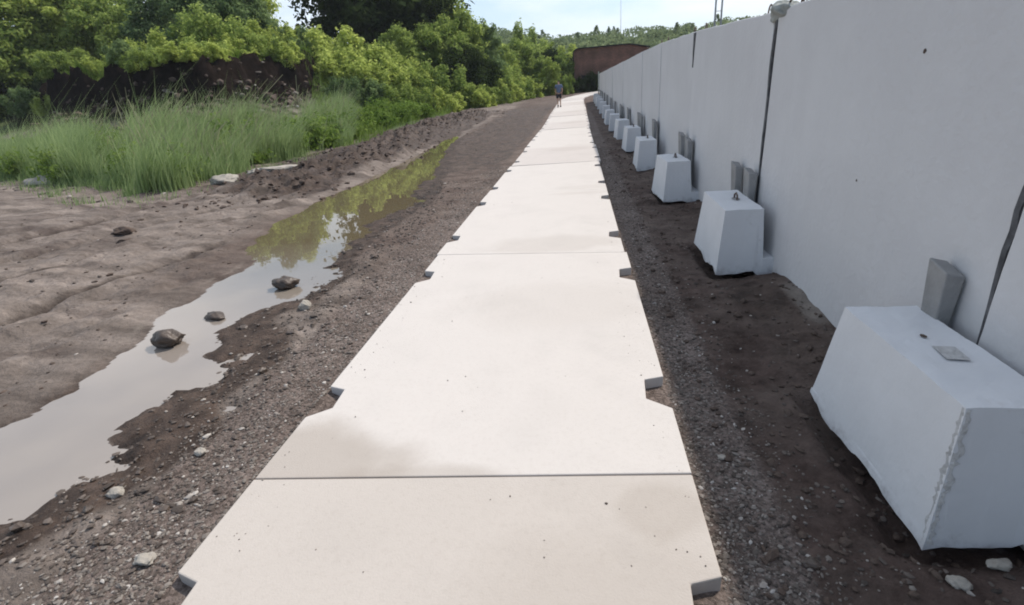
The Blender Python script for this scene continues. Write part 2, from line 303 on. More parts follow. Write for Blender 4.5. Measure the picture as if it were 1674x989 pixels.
def ground_mat():
    m = bpy.data.materials.new('earth'); m.use_nodes = True; nt = m.node_tree; b = nt.nodes['Principled BSDF']; L = nt.links.new
    g = N_(nt, 'ShaderNodeNewGeometry')
    def noise(sc, det=6, ro=.55, vec=None):
        n = N_(nt, 'ShaderNodeTexNoise'); n.inputs['Scale'].default_value = sc; n.inputs['Detail'].default_value = det; n.inputs['Roughness'].default_value = ro
        L(vec or g.outputs['Position'], n.inputs['Vector']); return n.outputs['Fac']
    def ramp(f, p0, c0, p1, c1):
        r = N_(nt, 'ShaderNodeValToRGB'); r.color_ramp.elements[0].position = p0; r.color_ramp.elements[0].color = (*c0, 1); r.color_ramp.elements[1].position = p1; r.color_ramp.elements[1].color = (*c1, 1)
        L(f, r.inputs[0]); return r.outputs[0]
    def mix(f, a, bb):
        x = N_(nt, 'ShaderNodeMix', data_type='RGBA'); L(f, x.inputs['Factor']); L(a, x.inputs['A']); L(bb, x.inputs['B']); return x.outputs['Result']
    def att(n):
        a = N_(nt, 'ShaderNodeAttribute', attribute_name=n); return a.outputs['Fac']
    mp = N_(nt, 'ShaderNodeMapping'); mp.inputs['Rotation'].default_value = (0, 0, R(-72)); mp.inputs['Scale'].default_value = (.34, 2.2, 1)
    L(g.outputs['Position'], mp.inputs['Vector'])
    mudn = ramp(noise(1.3, 8, .6, mp.outputs[0]), .30, (.075, .059, .050), .66, (.275, .228, .198))
    spk = ramp(noise(22, 8, .7), .35, (.55, .55, .55), .65, (1.25, 1.25, 1.25))
    def mult(a, bb, f=1):
        x = N_(nt, 'ShaderNodeMix', data_type='RGBA', blend_type='MULTIPLY'); x.inputs['Factor'].default_value = f; L(a, x.inputs['A']); L(bb, x.inputs['B']); return x.outputs['Result']
    mud = mult(mudn, spk, .55)
    vo = N_(nt, 'ShaderNodeTexVoronoi'); vo.inputs['Scale'].default_value = 75; L(g.outputs['Position'], vo.inputs['Vector'])
    gra = ramp(noise(40, 6, .8), .3, (.070, .054, .048), .72, (.25, .21, .19))
    vc = N_(nt, 'ShaderNodeSeparateColor'); L(vo.outputs['Color'], vc.inputs[0])
    gra = mult(mult(gra, ramp(vc.outputs[0], .0, (.5, .48, .46), 1., (1.5, 1.47, 1.45)), .8), ramp(noise(1.7, 7, .7), .32, (.55, .5, .47), .66, (1.2, 1.2, 1.2)), .9)
    wet = ramp(noise(5, 8, .7), .35, (.020, .013, .010), .7, (.115, .080, .062))
    soil = mix(ramp(noise(.9, 8, .7), .42, (0, 0, 0), .62, (1, 1, 1)), ramp(noise(5, 8, .7), .32, (.030, .019, .015), .68, (.135, .095, .080)), ramp(noise(3.1, 8, .7), .3, (.070, .050, .042), .7, (.19, .148, .125)))
    bank = ramp(noise(3, 8, .65), .3, (.006, .005, .004), .7, (.022, .016, .014))  # dark earth, with the overhang's shade put into the colour
    grs = ramp(noise(1.5, 6, .6), .3, (.06, .08, .03), .7, (.12, .15, .06))
    silt = ramp(noise(9, 4, .5), .3, (.17, .145, .125), .7, (.25, .215, .185))
    c = mix(att('right'), mud, soil)
    def nm(a, sc, k=.5):   # break the edge of a mask with noise
        n = noise(sc, 10, .74); ma = N_(nt, 'ShaderNodeMath', operation='MULTIPLY_ADD'); ma.inputs[1].default_value = k; L(n, ma.inputs[0]); sb = N_(nt, 'ShaderNodeMath', operation='SUBTRACT'); sb.inputs[1].default_value = k*.5; L(att(a), ma.inputs[2]); L(ma.outputs[0], sb.inputs[0])
        return ramp(sb.outputs[0], .38, (0, 0, 0), .62, (1, 1, 1))
    c = mix(nm('gravel', 5), c, gra)
    c = mix(nm('silt', 7), c, silt)
    c = mix(nm('wet', 1.5, .95), c, wet)
    st = ramp(noise(.8, 9, .72, mp.outputs[0]), .50, (0, 0, 0), .62, (1, 1, 1)); mk = N_(nt, 'ShaderNodeMath', operation='MULTIPLY'); L(st, mk.inputs[0]); L(att('field'), mk.inputs[1])
    c = mix(mk.outputs[0], c, ramp(noise(6, 8, .7), .35, (.040, .029, .025), .7, (.13, .10, .088)))
    c = mix(nm('rut', 6, .5), c, ramp(noise(9, 8, .7), .35, (.035, .026, .021), .7, (.10, .078, .066)))
    c = mix(nm('grassy', 1.5, .5), c, grs)
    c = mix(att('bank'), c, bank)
    L(c, b.inputs['Base Color'])
    rr = N_(nt, 'ShaderNodeMapRange'); rr.inputs['To Min'].default_value = .9; rr.inputs['To Max'].default_value = .6; L(nm('wet', 1.5, .95), rr.inputs[0]); L(rr.outputs[0], b.inputs['Roughness'])
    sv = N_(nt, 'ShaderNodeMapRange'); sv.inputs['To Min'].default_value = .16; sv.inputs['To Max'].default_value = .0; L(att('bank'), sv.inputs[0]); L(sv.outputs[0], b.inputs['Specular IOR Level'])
    hN = N_(nt, 'ShaderNodeMath', operation='MULTIPLY_ADD'); hN.inputs[1].default_value = .5; L(noise(28, 9, .75), hN.inputs[0]); L(noise(7, 6, .6), hN.inputs[2])
    bp = N_(nt, 'ShaderNodeBump'); bp.inputs['Strength'].default_value = .9; bp.inputs['Distance'].default_value = .035; L(hN.outputs[0], bp.inputs['Height']); L(bp.outputs[0], b.inputs['Normal'])
    return m
gm = ground_mat()
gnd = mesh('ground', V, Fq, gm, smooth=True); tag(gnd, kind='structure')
def attr(o, name, vals):
    a = o.data.attributes.new(name, 'FLOAT', 'POINT'); a.data.foreach_set('value', np.asarray(vals, dtype=np.float32).ravel())
pX = XX-pathx(YY); pdx = sdpoly(XX, YY, PUD)+.13*fbm(XX, YY, 4, 1.9)
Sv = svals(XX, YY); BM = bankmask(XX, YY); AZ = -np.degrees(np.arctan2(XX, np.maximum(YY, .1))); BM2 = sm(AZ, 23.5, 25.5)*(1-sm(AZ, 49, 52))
attr(gnd, 'right', np.maximum(sm(pX, -.6, .2), .8*sm(XX+.5*fbm(XX, YY, 3, .7), -5.2, -4.4)*sm(YY, 3.5, 6))*(1-sm(YY, 60, 80)))
attr(gnd, 'gravel', np.maximum(sm(pX, -2.25, -1.9)*(1-sm(pX, -1.3, -1.2))*(1-sm(YY, 5, 10)*.85), sm(pX, .2, .4)*(1-sm(pX, .62, .95)))*(1-sm(YY, 25, 40)))
attr(gnd, 'wet', np.maximum(np.maximum(sm(pdx, -.3, -.02)*(1-sm(pdx, .12, .6))*sm(XX, -4.2+.0*XX-.17*np.clip(YY-3, 0, 9), -2.9-.12*np.clip(YY-3, 0, 9)), np.maximum(.72*sm(-XX+.5*fbm(XX, YY, 3, .5), 4.9, 5.6)*(1-sm(Sv, -.6, .4))*sm(YY-.55*(-XX-6), 7.5, 10.5)*(1-sm(YY, 34, 42)), .58*sm(YY, 8, 13)*sm(XX, -5.4, -4.4)*(1-sm(XX, -1.9, -1.6))*(1-.5*sm(YY, 35, 50)))),
     .62*sm(pX, 1.0, 1.25)*(1-sm(pX, 1.5, 1.7))*(.5+.5*fbm(XX, YY, 2, .9))*2*.6))
attr(gnd, 'silt', np.maximum((1-sm(np.abs(pdx-.10), .0, .16))*sm(-XX, 3.2, 3.8)*.50*(.8+.6*fbm(XX, YY, 3, 1.2)), .62*sm(pX, 1.45, 1.6)*(1-sm(YY, 3.9, 4.3))*sm(YY, 3.1, 3.5)))
attr(gnd, 'field', .75*sm(-XX, 3.3, 4.2)*(1-sm(Sv, 0, 2))*sm(pdx, .15, .6)); attr(gnd, 'rut', rutmask(XX, YY)*sm(pdx, .1, .4)*(1-sm(Sv, -.5, .5))*np.clip(.75+.9*fbm(XX, YY, 3, 1.1), 0, 1)*.8)
rim = sm(Sv, 10.3, 12)
attr(gnd, 'grassy', np.maximum(sm(Sv, -.2, 1.2)*(1-sm(Sv, 3.6, 5)), np.maximum(rim, sm(Sv, 1, 4)*(1-BM)*sm(YY, 26, 34))))
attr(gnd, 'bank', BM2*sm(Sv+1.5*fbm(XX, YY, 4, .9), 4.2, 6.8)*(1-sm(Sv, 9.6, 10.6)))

# water
def water_mat():
    m = bpy.data.materials.new('muddy_water'); m.use_nodes = True; nt = m.node_tree; b = nt.nodes['Principled BSDF']; L = nt.links.new
    b.inputs['Base Color'].default_value = (.20, .165, .125, 1); b.inputs['Roughness'].default_value = .015; b.inputs['IOR'].default_value = 1.55; b.inputs['Specular IOR Level'].default_value = .6
    g = N_(nt, 'ShaderNodeNewGeometry'); n = N_(nt, 'ShaderNodeTexNoise'); n.inputs['Scale'].default_value = 2.4; n.inputs['Detail'].default_value = 2
    n1 = N_(nt, 'ShaderNodeTexNoise'); n1.inputs['Scale'].default_value = 1.1; r = N_(nt, 'ShaderNodeValToRGB'); r.color_ramp.elements[0].color = (.20, .17, .145, 1); r.color_ramp.elements[1].color = (.29, .25, .218, 1)
    L(g.outputs['Position'], n1.inputs['Vector']); L(n1.outputs[0], r.inputs[0])
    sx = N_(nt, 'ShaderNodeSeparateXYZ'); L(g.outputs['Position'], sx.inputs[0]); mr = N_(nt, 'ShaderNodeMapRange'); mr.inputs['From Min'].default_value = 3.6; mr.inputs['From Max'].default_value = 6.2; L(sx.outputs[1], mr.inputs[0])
    mw = N_(nt, 'ShaderNodeMix', data_type='RGBA'); mw.inputs['B'].default_value = (.125, .100, .060, 1); L(mr.outputs[0], mw.inputs['Factor']); L(r.outputs[0], mw.inputs['A']); L(mw.outputs['Result'], b.inputs['Base Color'])  # silt paler near, olive far; reflected sky and trees put into the colour
    bp = N_(nt, 'ShaderNodeBump'); bp.inputs['Strength'].default_value = .15; bp.inputs['Distance'].default_value = .006
    L(g.outputs['Position'], n.inputs['Vector']); L(n.outputs[0], bp.inputs['Height']); L(bp.outputs[0], b.inputs['Normal'])
    return m
c0 = PUD.mean(0)
wx = np.linspace(-6.3, -1.9, 30); wy = np.linspace(.1, 30, 150); WX, WY = np.meshgrid(wx, wy)
ok = sdpoly(WX, WY, PUD) < .45; ii = np.arange(WX.size).reshape(WX.shape)
fq = [(ii[a, b], ii[a, b+1], ii[a+1, b+1], ii[a+1, b]) for a in range(149) for b in range(29) if ok[a, b] and ok[a+1, b+1] and ok[a+1, b] and ok[a, b+1]]
used = sorted({int(q) for f in fq for q in f}); idx = {q: k for k, q in enumerate(used)}
wv = np.stack([WX.ravel(), WY.ravel(), np.full(WX.size, WATER)], 1)[used]
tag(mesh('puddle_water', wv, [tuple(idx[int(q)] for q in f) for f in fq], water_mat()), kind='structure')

# ------------------------------------------------------------------ path slabs
L0 = 3.33
ORD = ['first', 'second', 'third', 'fourth', 'fifth', 'sixth', 'seventh', 'eighth', 'ninth', 'tenth', 'eleventh', 'twelfth', 'thirteenth', 'fourteenth', 'fifteenth', 'sixteenth', 'seventeenth', 'eighteenth', 'nineteenth', 'twentieth', 'twenty-first', 'twenty-second', 'twenty-third']
XL, XR = -1.565, .455
def slab(k, y0, y1, j0, j1, dx):
    g = .0045
    # outline counter-clockwise, j = how far the right end of each end edge lies beyond the left
    def ye(x, base, j): return base+j*((x-(XL+XR)/2)/(XR-XL))
    P = []
    def notch(xo, sgn, ya, yb, dep):
        return [(xo, ya-.09), (xo+sgn*dep, ya), (xo+sgn*dep*.9, yb), (xo, yb+.035)]
    a, b = y0+.57, y1-.74
    xr = XR+dx; xl = XL+dx
    P += [(xl, ye(xl, y0+g, j0)), (xr, ye(xr, y0+g, j0))]
    P += notch(xr, -1, a+.02+j0*.4, a+.21+j0*.4, .125)
    P += notch(xr, -1, b+.0+j1*.4, b+.21+j1*.4, .125)
    P += [(xr, ye(xr, y1-g, j1)), (xl, ye(xl, y1-g, j1))]
    P += notch(xl, 1, b-.02-j1*.4, b+.19-j1*.4, .12)[::-1]
    P += notch(xl, 1, a-.0-j0*.4, a+.19-j0*.4, .12)[::-1]
    P = np.array(P)
    cy = (y0+y1)/2
    # follow the bend and the climb of the path
    cx = float(pathx(cy)); ang = math.atan2(float(pathx(cy+.1)-pathx(cy-.1)), .2)
    loc = (cx, cy, float(rise(np.array(cy)))); pitch = math.atan2(float(rise(np.array(y1))-rise(np.array(y0))), y1-y0)
    Q = P-np.array([0, cy]); n = len(Q)
    v = [(x, y, 0) for x, y in Q]+[(x, y, -.13) for x, y in Q]
    f = [tuple(range(n)), tuple(range(2*n-1, n-1, -1))]+[(i_, i_+n, (i_+1) % n+n, (i_+1) % n) for i_ in range(n)]
    o = mesh('paving_slab', v, f, m_slabs[k] if k < 3 else m_slabs[3+(k*7 % 5 > 2)]); bevel(o, .006, 2)
    o.location = loc; o.rotation_euler = (pitch, 0, -ang)
    return o
edges = [1.75-L0+L0*k for k in range(0, 24)]
random.seed(4)
for k in range(len(edges)-1):
    j0 = {1: .10, 2: -.16}.get(k, 0.); j1 = {0: .10, 1: -.16}.get(k, 0.)
    o = slab(k, edges[k], edges[k+1], j0, j1, 0 if k < 2 else random.uniform(-.025, .025))
    o.rotation_euler.y += 0 if k == 0 else random.uniform(-.003, .003)
    o.location.z += [0, .0, -.002][min(k, 2)]+(random.uniform(-.006, .006) if k > 2 else 0)
    lab = {0: 'nearest pale concrete slab of the path, cropped by the bottom edge', 1: 'second concrete path slab, with a damp grey stain in its near left corner', 2: 'third concrete path slab, dusty grey patch across its near end'}.get(k, f'{ORD[k]} pale concrete slab of the path counted away from the camera')
    tag(o, lab, 'paving slab', 'concrete slabs laid end to end as a path')
# damp stain on the second slab: a thin irregular patch of its own colour
def stain(name, pts, z, m, label=None):
    pass

# ------------------------------------------------------------------ wall panels
WX_ = 1.68; TH = .14
J = [-1.05, 2.13, 5.08, 8.40, 11.6]
while J[-1] < 41: J.append(J[-1]+3.1)
top = [2.03, 2.03, 2.04, 2.17, 2.24, 2.25]
wall_things = []
def wall_panel(k, y0, y1, za, zb, xo0, xo1, gl0, gl1, hole=False):
    """panel from y0 to y1, top heights za..zb; gl = lean of the two end faces (gap wider at the top)"""
    root = empty('concrete_barrier', (WX_, (y0+y1)/2, float(rise(np.array((y0+y1)/2)))))
    c = (y0+y1)/2; rz = root.location.z
    ny_, nz_ = 26, 18
    v = []; f = []
    zb0 = -.3
    front = np.zeros((nz_, ny_), int); back = np.zeros((nz_, ny_), int)
    for s_, arr in ((0, front), (1, back)):
        for a in range(nz_):
            for b_ in range(ny_):
                t = b_/(ny_-1); q = a/(nz_-1)
                zt = za+(zb-za)*t-rz
                z = zb0+(zt-zb0)*q
                edge = .012*float(fbm(np.array([z*4.1+s_*9+k*7]), np.array([s_*.0+3.3]), 3, 2.)[0])
                e0 = y0+.005+gl0*q+edge; e1 = y1-.005-gl1*q+edge*.8
                y = e0+(e1-e0)*t
                x = xo0+(xo1-xo0)*t+(0 if s_ == 0 else TH)
                if s_ == 0: x += .004*float(fbm(np.array([y*1.]), np.array([z+k*5.]), 3, 1.3)[0])
                if q == 1: z += .008*float(fbm(np.array([y]), np.array([k*3.]), 3, 3.)[0])
                arr[a, b_] = len(v); v.append((x, y-c, z))
    for a in range(nz_-1):
        for b_ in range(ny_-1):
            f.append((front[a, b_], front[a+1, b_], front[a+1, b_+1], front[a, b_+1])); f.append((back[a, b_], back[a, b_+1], back[a+1, b_+1], back[a+1, b_]))
        f.append((front[a, 0], back[a, 0], back[a+1, 0], front[a+1, 0])); f.append((front[a, -1], front[a+1, -1], back[a+1, -1], back[a, -1]))
    for b_ in range(ny_-1):
        f.append((front[-1, b_], back[-1, b_], back[-1, b_+1], front[-1, b_+1])); f.append((front[0, b_], front[0, b_+1], back[0, b_+1], back[0, b_]))
    o = mesh('panel_body', v, f, m_white, root, smooth=False); bevel(o, .012, 2, 50)
    if k in (1, 2, 3):       # dark strip painting in the shade of the open joint at this panel's near end
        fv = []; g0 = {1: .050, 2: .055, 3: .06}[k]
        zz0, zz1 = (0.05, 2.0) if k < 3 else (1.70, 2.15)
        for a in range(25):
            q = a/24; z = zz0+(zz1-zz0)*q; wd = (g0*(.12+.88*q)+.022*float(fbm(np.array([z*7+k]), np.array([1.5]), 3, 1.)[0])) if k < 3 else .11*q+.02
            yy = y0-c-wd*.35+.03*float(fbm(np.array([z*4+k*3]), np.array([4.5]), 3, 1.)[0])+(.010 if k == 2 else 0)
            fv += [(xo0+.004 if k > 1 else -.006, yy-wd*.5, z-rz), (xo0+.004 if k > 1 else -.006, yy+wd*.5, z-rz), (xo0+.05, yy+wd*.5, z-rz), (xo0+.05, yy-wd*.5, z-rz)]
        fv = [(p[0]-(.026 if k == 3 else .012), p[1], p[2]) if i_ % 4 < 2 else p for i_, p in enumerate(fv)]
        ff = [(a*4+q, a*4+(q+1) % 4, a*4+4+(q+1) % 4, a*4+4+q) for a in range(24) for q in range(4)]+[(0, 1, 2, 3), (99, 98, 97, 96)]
        mesh('joint_shade', fv, ff, m_joint_shade, root)
    # lifting loops of reinforcing bar on the top edge
    if k < 5:
        for t in (.12, .88):
            y = y0+(y1-y0)*t-c; z = za+(zb-za)*t-rz; pts = []
            for a in range(9):
                th = math.pi*a/8; pts.append((TH/2+xo0+.0, y+.055*math.cos(th), z-.01+.085*math.sin(th)))
            tube('lifting_loop', pts, .007, m_wire, root)
    return root
def tube(name, pts, r, m, parent=None, n=6, rad=None):
    pts = [Vector(p) for p in pts]; v = []; f = []
    for i_, p in enumerate(pts):
        d = (pts[min(i_+1, len(pts)-1)]-pts[max(i_-1, 0)]).normalized()
        a = d.orthogonal().normalized(); 
        if i_ and abs(a.dot(pa)) < .99: a = (pa-d*pa.dot(d)).normalized()
        pa = a; b_ = d.cross(a); rr = rad[i_] if rad else r
        for q in range(n): th = 2*math.pi*q/n; v.append(p+a*rr*math.cos(th)+b_*rr*math.sin(th))
    for i_ in range(len(pts)-1):
        for q in range(n): f.append((i_*n+q, i_*n+(q+1) % n, (i_+1)*n+(q+1) % n, (i_+1)*n+q))
    f.append(tuple(range(n-1, -1, -1))); f.append(tuple(range((len(pts)-1)*n, len(pts)*n)))
    return mesh(name, [tuple(x) for x in v], f, m, parent, smooth=True)
xoff = [.0, .0, .0, .012, .0, -.012, .01, .0, .012, -.006, .01, 0, .008, 0, .01, 0]
panel_lab = ['nearest white concrete wall panel, set back from its neighbour by the ragged joint', 'large white wall panel with two small dark pits, behind the nearest block', 'white wall panel between the two open dark joints', 'white wall panel beyond the short dark slot at its top']
for k in range(len(J)-1):
    za = top[min(k, 5)]; zb = top[min(k+1, 5)]
    gl0 = {1: .02, 2: .055, 3: .03}.get(k, .012); gl1 = {0: .05, 1: .035, 2: .02}.get(k, .004)
    xo = xoff[k % 16]
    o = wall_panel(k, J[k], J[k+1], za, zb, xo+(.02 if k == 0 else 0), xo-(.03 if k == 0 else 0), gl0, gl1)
    tag(o, panel_lab[k] if k < 4 else f'{ORD[k]} white concrete wall panel counted away from the camera', 'wall panel', 'white concrete panels of the wall')
    if k == 1:
        for (py, pz, r) in ((2.95, 1.62, .012), (3.35, .93, .008)):
            pt = []
            for a in range(10): th = a*.628; pt.append((xo-.0035, py-(J[1]+J[2])/2+r*math.cos(th)*(1+.3*math.sin(a*3)), pz+r*math.sin(th)))
            mesh('surface_pit', pt, [tuple(range(10))], m_clod, o)
# mortar lump smeared over the joint's top and a wire curl beside it
def rock_mesh(seed, sx, sy, sz, rough=.42, sub=4, flat=0):
    import bmesh
    bm = bmesh.new(); bmesh.ops.create_icosphere(bm, subdivisions=sub, radius=1)
    rr = np.random.default_rng(seed); o_ = rr.random(3)*50
    pl = rr.normal(size=(7, 3)); pl /= np.linalg.norm(pl, axis=1)[:, None]; dd = rr.uniform(.62, .92, 7)
    for v in bm.verts:
        p = np.array(v.co)
        for n_, d_ in zip(pl, dd):
            t = p@n_-d_
            if t > 0: p = p-n_*t*.85
        q = 1+rough*float(fbm(np.array([p[0]*1.3+o_[0]+p[2]]), np.array([p[1]*1.3+o_[1]-p[2]*.7]), 5, 1.6)[0])
        v.co = Vector((p[0]*q*sx, p[1]*q*sy, p[2]*q*sz))
    me = bpy.data.meshes.new('rock'); bm.to_mesh(me); bm.free()
    me.polygons.foreach_set('use_smooth', [True]*len(me.polygons))
    return me
def rock(name, x, y, sx, sy, sz, m, seed, dz=0, rz=0, parent=None, z=None):
    me = rock_mesh(seed, sx, sy, sz); me.name = name; me.materials.append(m)
    o = bpy.data.objects.new(name, me); C.objects.link(o); o.location = (x, y, (hz_(x, y) if z is None else z)+dz); o.rotation_euler = (0, 0, rz)
    if parent: o.parent = parent
    return o
o = rock('mortar_lump', 1.72, 5.08, .10, .26, .085, m_grime, 11, z=2.02); tag(o, 'grey mortar lump capping the open joint at the wall top', 'mortar lump')
pts = [(1.70, 4.86+.02*math.sin(a), 2.03+.11*math.sin(a*.62)) if a < 3 else (1.70, 4.86-.045*(a-3)-.02, 2.13-.025*(a-4)**2*.7) for a in range(0, 7)]
o = tube('bent_wire', [(1.70, 4.90, 2.02), (1.70, 4.87, 2.08), (1.70, 4.82, 2.12), (1.70, 4.75, 2.135), (1.71, 4.68, 2.10), (1.72, 4.64, 2.04)], .008, m_wire)
tag(o, 'dark bent wire sticking up from the wall top beside the mortar lump', 'wire')

# ------------------------------------------------------------------ foundation blocks and wedges
def block_mesh(seed, chip=0.):
    """trapezoid footing with a slot for the panel: local y along the wall, x across, origin at the base centre line of the left hump"""
    # cross-section in x,z: left hump, slot, right hump
    import bmesh
    hy0, hy1 = .50, .425     # half lengths at base, top
    prof = [(-.220, -.02), (-.216, .02), (-.165, .56), (.155, .56), (.175, .13), (.40, .13), (.42, .56), (.60, .56), (.68, -.10), (.1, -.02)]
    ny_ = 31
    bm = bmesh.new(); rows = []
    # densify the profile
    dense = []
    for a, b in zip(prof, prof[1:]+prof[:1]):
        n = max(1, int(math.hypot(b[0]-a[0], b[1]-a[1])/.03))
        for q in range(n): dense.append((a[0]+(b[0]-a[0])*q/n, a[1]+(b[1]-a[1])*q/n))
    for j in range(ny_):
        t = j/(ny_-1)*2-1; row = []
        for (x, z) in dense:
            hy = hy0+(hy1-hy0)*np.clip((z+.0)/.56, 0, 1)
            y = t*hy
            row.append(bm.verts.new((x, y, z)))
        rows.append(row)
    n = len(dense)
    for j in range(ny_-1):
        for i_ in range(n): bm.faces.new((rows[j][i_], rows[j+1][i_], rows[j+1][(i_+1) % n], rows[j][(i_+1) % n]))
    bm.faces.new(rows[0]); bm.faces.new(list(reversed(rows[-1])))
    bmesh.ops.triangulate(bm, faces=[f for f in bm.faces if len(f.verts) > 4])
    bmesh.ops.recalc_face_normals(bm, faces=bm.faces)
    rr = np.random.default_rng(seed); a0 = rr.random()*90
    for v in bm.verts:
        x, y, z = v.co
        w = .0022
        nn = fbm(np.array([y*2+a0+z]), np.array([z*2+x*2+a0]), 4, 3.)[0]
        v.co.x += w*nn; v.co.z += .006*fbm(np.array([x*5+a0]), np.array([y*5]), 3, 2.)[0]; v.co.y += w*fbm(np.array([x*3+z*2+a0*2]), np.array([z*4]), 3, 2.)[0]
        # ragged foot of the visible side
        if x < .12 and z < .06:
            v.co.z += float(sm(-z, -.06, .0))*(.02+(.05+chip)*float(fbm(np.array([y*2.6+a0]), np.array([a0*.3+x*2]), 4, 1.6)[0]))
        # worn corner edges
        if chip > .03 and abs(abs(y)-hy0) < .1 and x < -.08 and z < .50:
            q_ = 0*max(0, float(fbm(np.array([z*17+a0]), np.array([.5]), 3, 1.)[0])-.12)*(1-sm(abs(abs(y)-hy0+.03*z), .0, .06)); v.co.x += .10*q_; v.co.y -= math.copysign(.12, y)*q_
    me = bpy.data.meshes.new('footing_block'); bm.to_mesh(me); bm.free(); me.materials.append(m_block)
    return me
bms = [block_mesh(1, .05), block_mesh(2, .015), block_mesh(3, .01)]
BY = [(2.02, 1.445, 0, 1.0), (4.97, 1.425, -.015, 1.0), (7.98, 1.39, .03, 1.0), (11.0, 1.36, -.02, 1.), (13.9, 1.37, .02, 1.)]
while BY[-1][0] < 40: BY.append((BY[-1][0]+3.12, 1.36+random.uniform(-.03, .03), random.uniform(-.05, .05), 1.))
blk_lab = ['nearest white footing block, ragged along its foot, with a faint square mark on top', 'second white footing block, with a dark iron loop on top', 'third white footing block from the camera, standing against the wall']
for k, (y, x, rz, sc) in enumerate(BY):
    me = bms[0 if k == 0 else 1+(k % 2)]
    root = empty('footing_block', (x, y, -.07+float(rise(np.array(y)))+random.uniform(-.01, .01)*(k > 2)), rz)
    b = bpy.data.objects.new('block_body', me); C.objects.link(b); b.parent = root; b.scale = (1, sc, 1.0)
    bevel(b, .014, 2, 40)
    if k == 0:
        mk = mesh('square_mark', [(-.03, -.10, .5655), (.05, -.11, .5655), (.06, .0, .5655), (-.02, .01, .5655)], [(0, 1, 2, 3)], m_chip, root)
        # chipped edge: bare concrete showing along the near corner and the near end of the top
        rr_ = np.random.default_rng(8); ev = []; ef = []
        n_e = 46
        for a in range(n_e):
            q = a/(n_e-1); z = .555-.545*q; ex = -.165-.051*(1-z/.56)-.0035; ey = -(.50-.075*z/.56)-.0035
            w1 = max(.010, .016+.030*float(fbm(np.array([q*17.]), np.array([.5]), 4, 1.)[0])+rr_.uniform(-.004, .004)); w2 = max(.010, .016+.035*float(fbm(np.array([q*19.]), np.array([7.5]), 4, 1.)[0])+rr_.uniform(-.005, .005))
            ev += [(ex+.001, ey+w1+.008, z), (ex+.003+rr_.uniform(0, .003), ey+.003+rr_.uniform(0, .003), z), (ex+w2+.008, ey+.001, z)]
        for a in range(n_e-1): ef += [(a*3, a*3+3, a*3+4, a*3+1), (a*3+1, a*3+4, a*3+5, a*3+2)]
        mesh('chipped_edge', ev, ef, m_chip, root, smooth=True)
        mesh('small_pit', [(.0+.012*math.cos(a), .10+.018*math.sin(a), .5655) for a in np.linspace(0, 6.2, 9)], [tuple(range(9))], m_clod, root)
    if k < 5 and k > 0:
        tube('lifting_loop', [(.03, -.05, .54), (.03, -.045, .60), (.03, 0, .62), (.03, .045, .60), (.03, .05, .54)], .008, m_wire, root)
        mesh('loop_recess', [(.03+.035*math.cos(a), .07*math.sin(a), .566) for a in np.linspace(0, 6.2, 12)], [tuple(range(12))], m_bare, root)
    tag(root, blk_lab[k] if k < 3 else f'{ORD[k]} white footing block counted away from the camera along the wall', 'concrete block', 'white footing blocks along the wall')
def wedge(x, y, ztop, w, lean, sk, label):
    # tapering concrete wedge driven between block and panel
    zb, hx, hy = .0, .040, w/2
    v = []
    for (z, kx, ky, dx, dy) in ((0, .35, .55, 0, 0), (.35, .7, .78, lean*.4, sk*.4), (.72, 1., 1., lean, sk)):
        for a, b in ((-1, -1), (1, -1), (1, 1), (-1, 1)):
            zz = z*ztop/.72+(.035*(-a*.3+b*.5)*(z > .7))
            v.append((dx+a*hx*kx+random.uniform(-.003, .003), dy+b*hy*ky+random.uniform(-.003, .003), zz))
    f = [(3, 2, 1, 0), (8, 9, 10, 11)]+[(a*4+i_, a*4+(i_+1) % 4, a*4+4+(i_+1) % 4, a*4+4+i_) for a in (0, 1) for i_ in range(4)]
    o = mesh('concrete_wedge', v, f, m_bare, loc=(x, y, -.02+float(rise(np.array(y))))); bevel(o, .008, 2)
    tag(o, label, 'wedge', 'wedges driven between the blocks and the wall'); return o
wedge(1.625, 2.335, .74, .13, .0, .02, 'grey concrete wedge standing behind the nearest block')
wedge(1.612, 5.10, .74, .20, .0, .02, 'near one of the two grey wedges behind the second block')
wedge(1.612, 5.50, .74, .17, .0, .06, 'far one of the two grey wedges behind the second block')
wedge(1.605, 7.98, .76, .22, .0, .02, 'near one of the two grey wedges behind the third block')
wedge(1.605, 8.48, .79, .24, .0, .05, 'far one of the two grey wedges behind the third block')
for k in range(3, len(BY)):
    if k == 5 or k > 10: pass
    wedge(1.600, BY[k][0]+.55, .80, .34, 0, .04, f'grey concrete wedge behind the {ORD[k]} block from the camera')
    if k in (4, 6): wedge(1.600, BY[k][0]+.05, .78, .25, 0, .02, f'smaller grey wedge beside the larger one behind the {ORD[k]} block')

# ------------------------------------------------------------------ stones
def tstone(*a, label, cat='stone', group=None, **k):
    return tag(rock(*a, **k), label, cat, group)
tstone('boulder', -3.27, 3.20, .125, .09, .075, m_stone_d, 21, label='rounded dark brown boulder sitting in the near part of the puddle', dz=.09, rz=.2)
tstone('boulder', -3.23, 3.70, .11, .055, .04, m_stone_d, 22, label='low broken dark stone in the middle of the puddle beyond the round boulder', dz=.065, rz=-.3)
tstone('boulder', -2.96, 4.42, .13, .11, .07, m_stone_d, 23, label='dark wet stone on the puddle edge below the tree reflection', dz=.07, rz=.5)
tstone('stone', -2.42, 3.80, .055, .05, .05, m_stone_l, 24, label='small pale stone on dark mud near the dark puddle stone', dz=.03)
tstone('stone', -2.22, 1.60, .04, .028, .022, m_stone_l, 25, label='pale angular stone on the mud at the lower left', dz=.015, rz=.4)
tstone('stone', -1.98, 1.88, .03, .025, .02, m_stone_l, 26, label='small pale stone at the gravel edge between puddle and slabs', dz=.012)
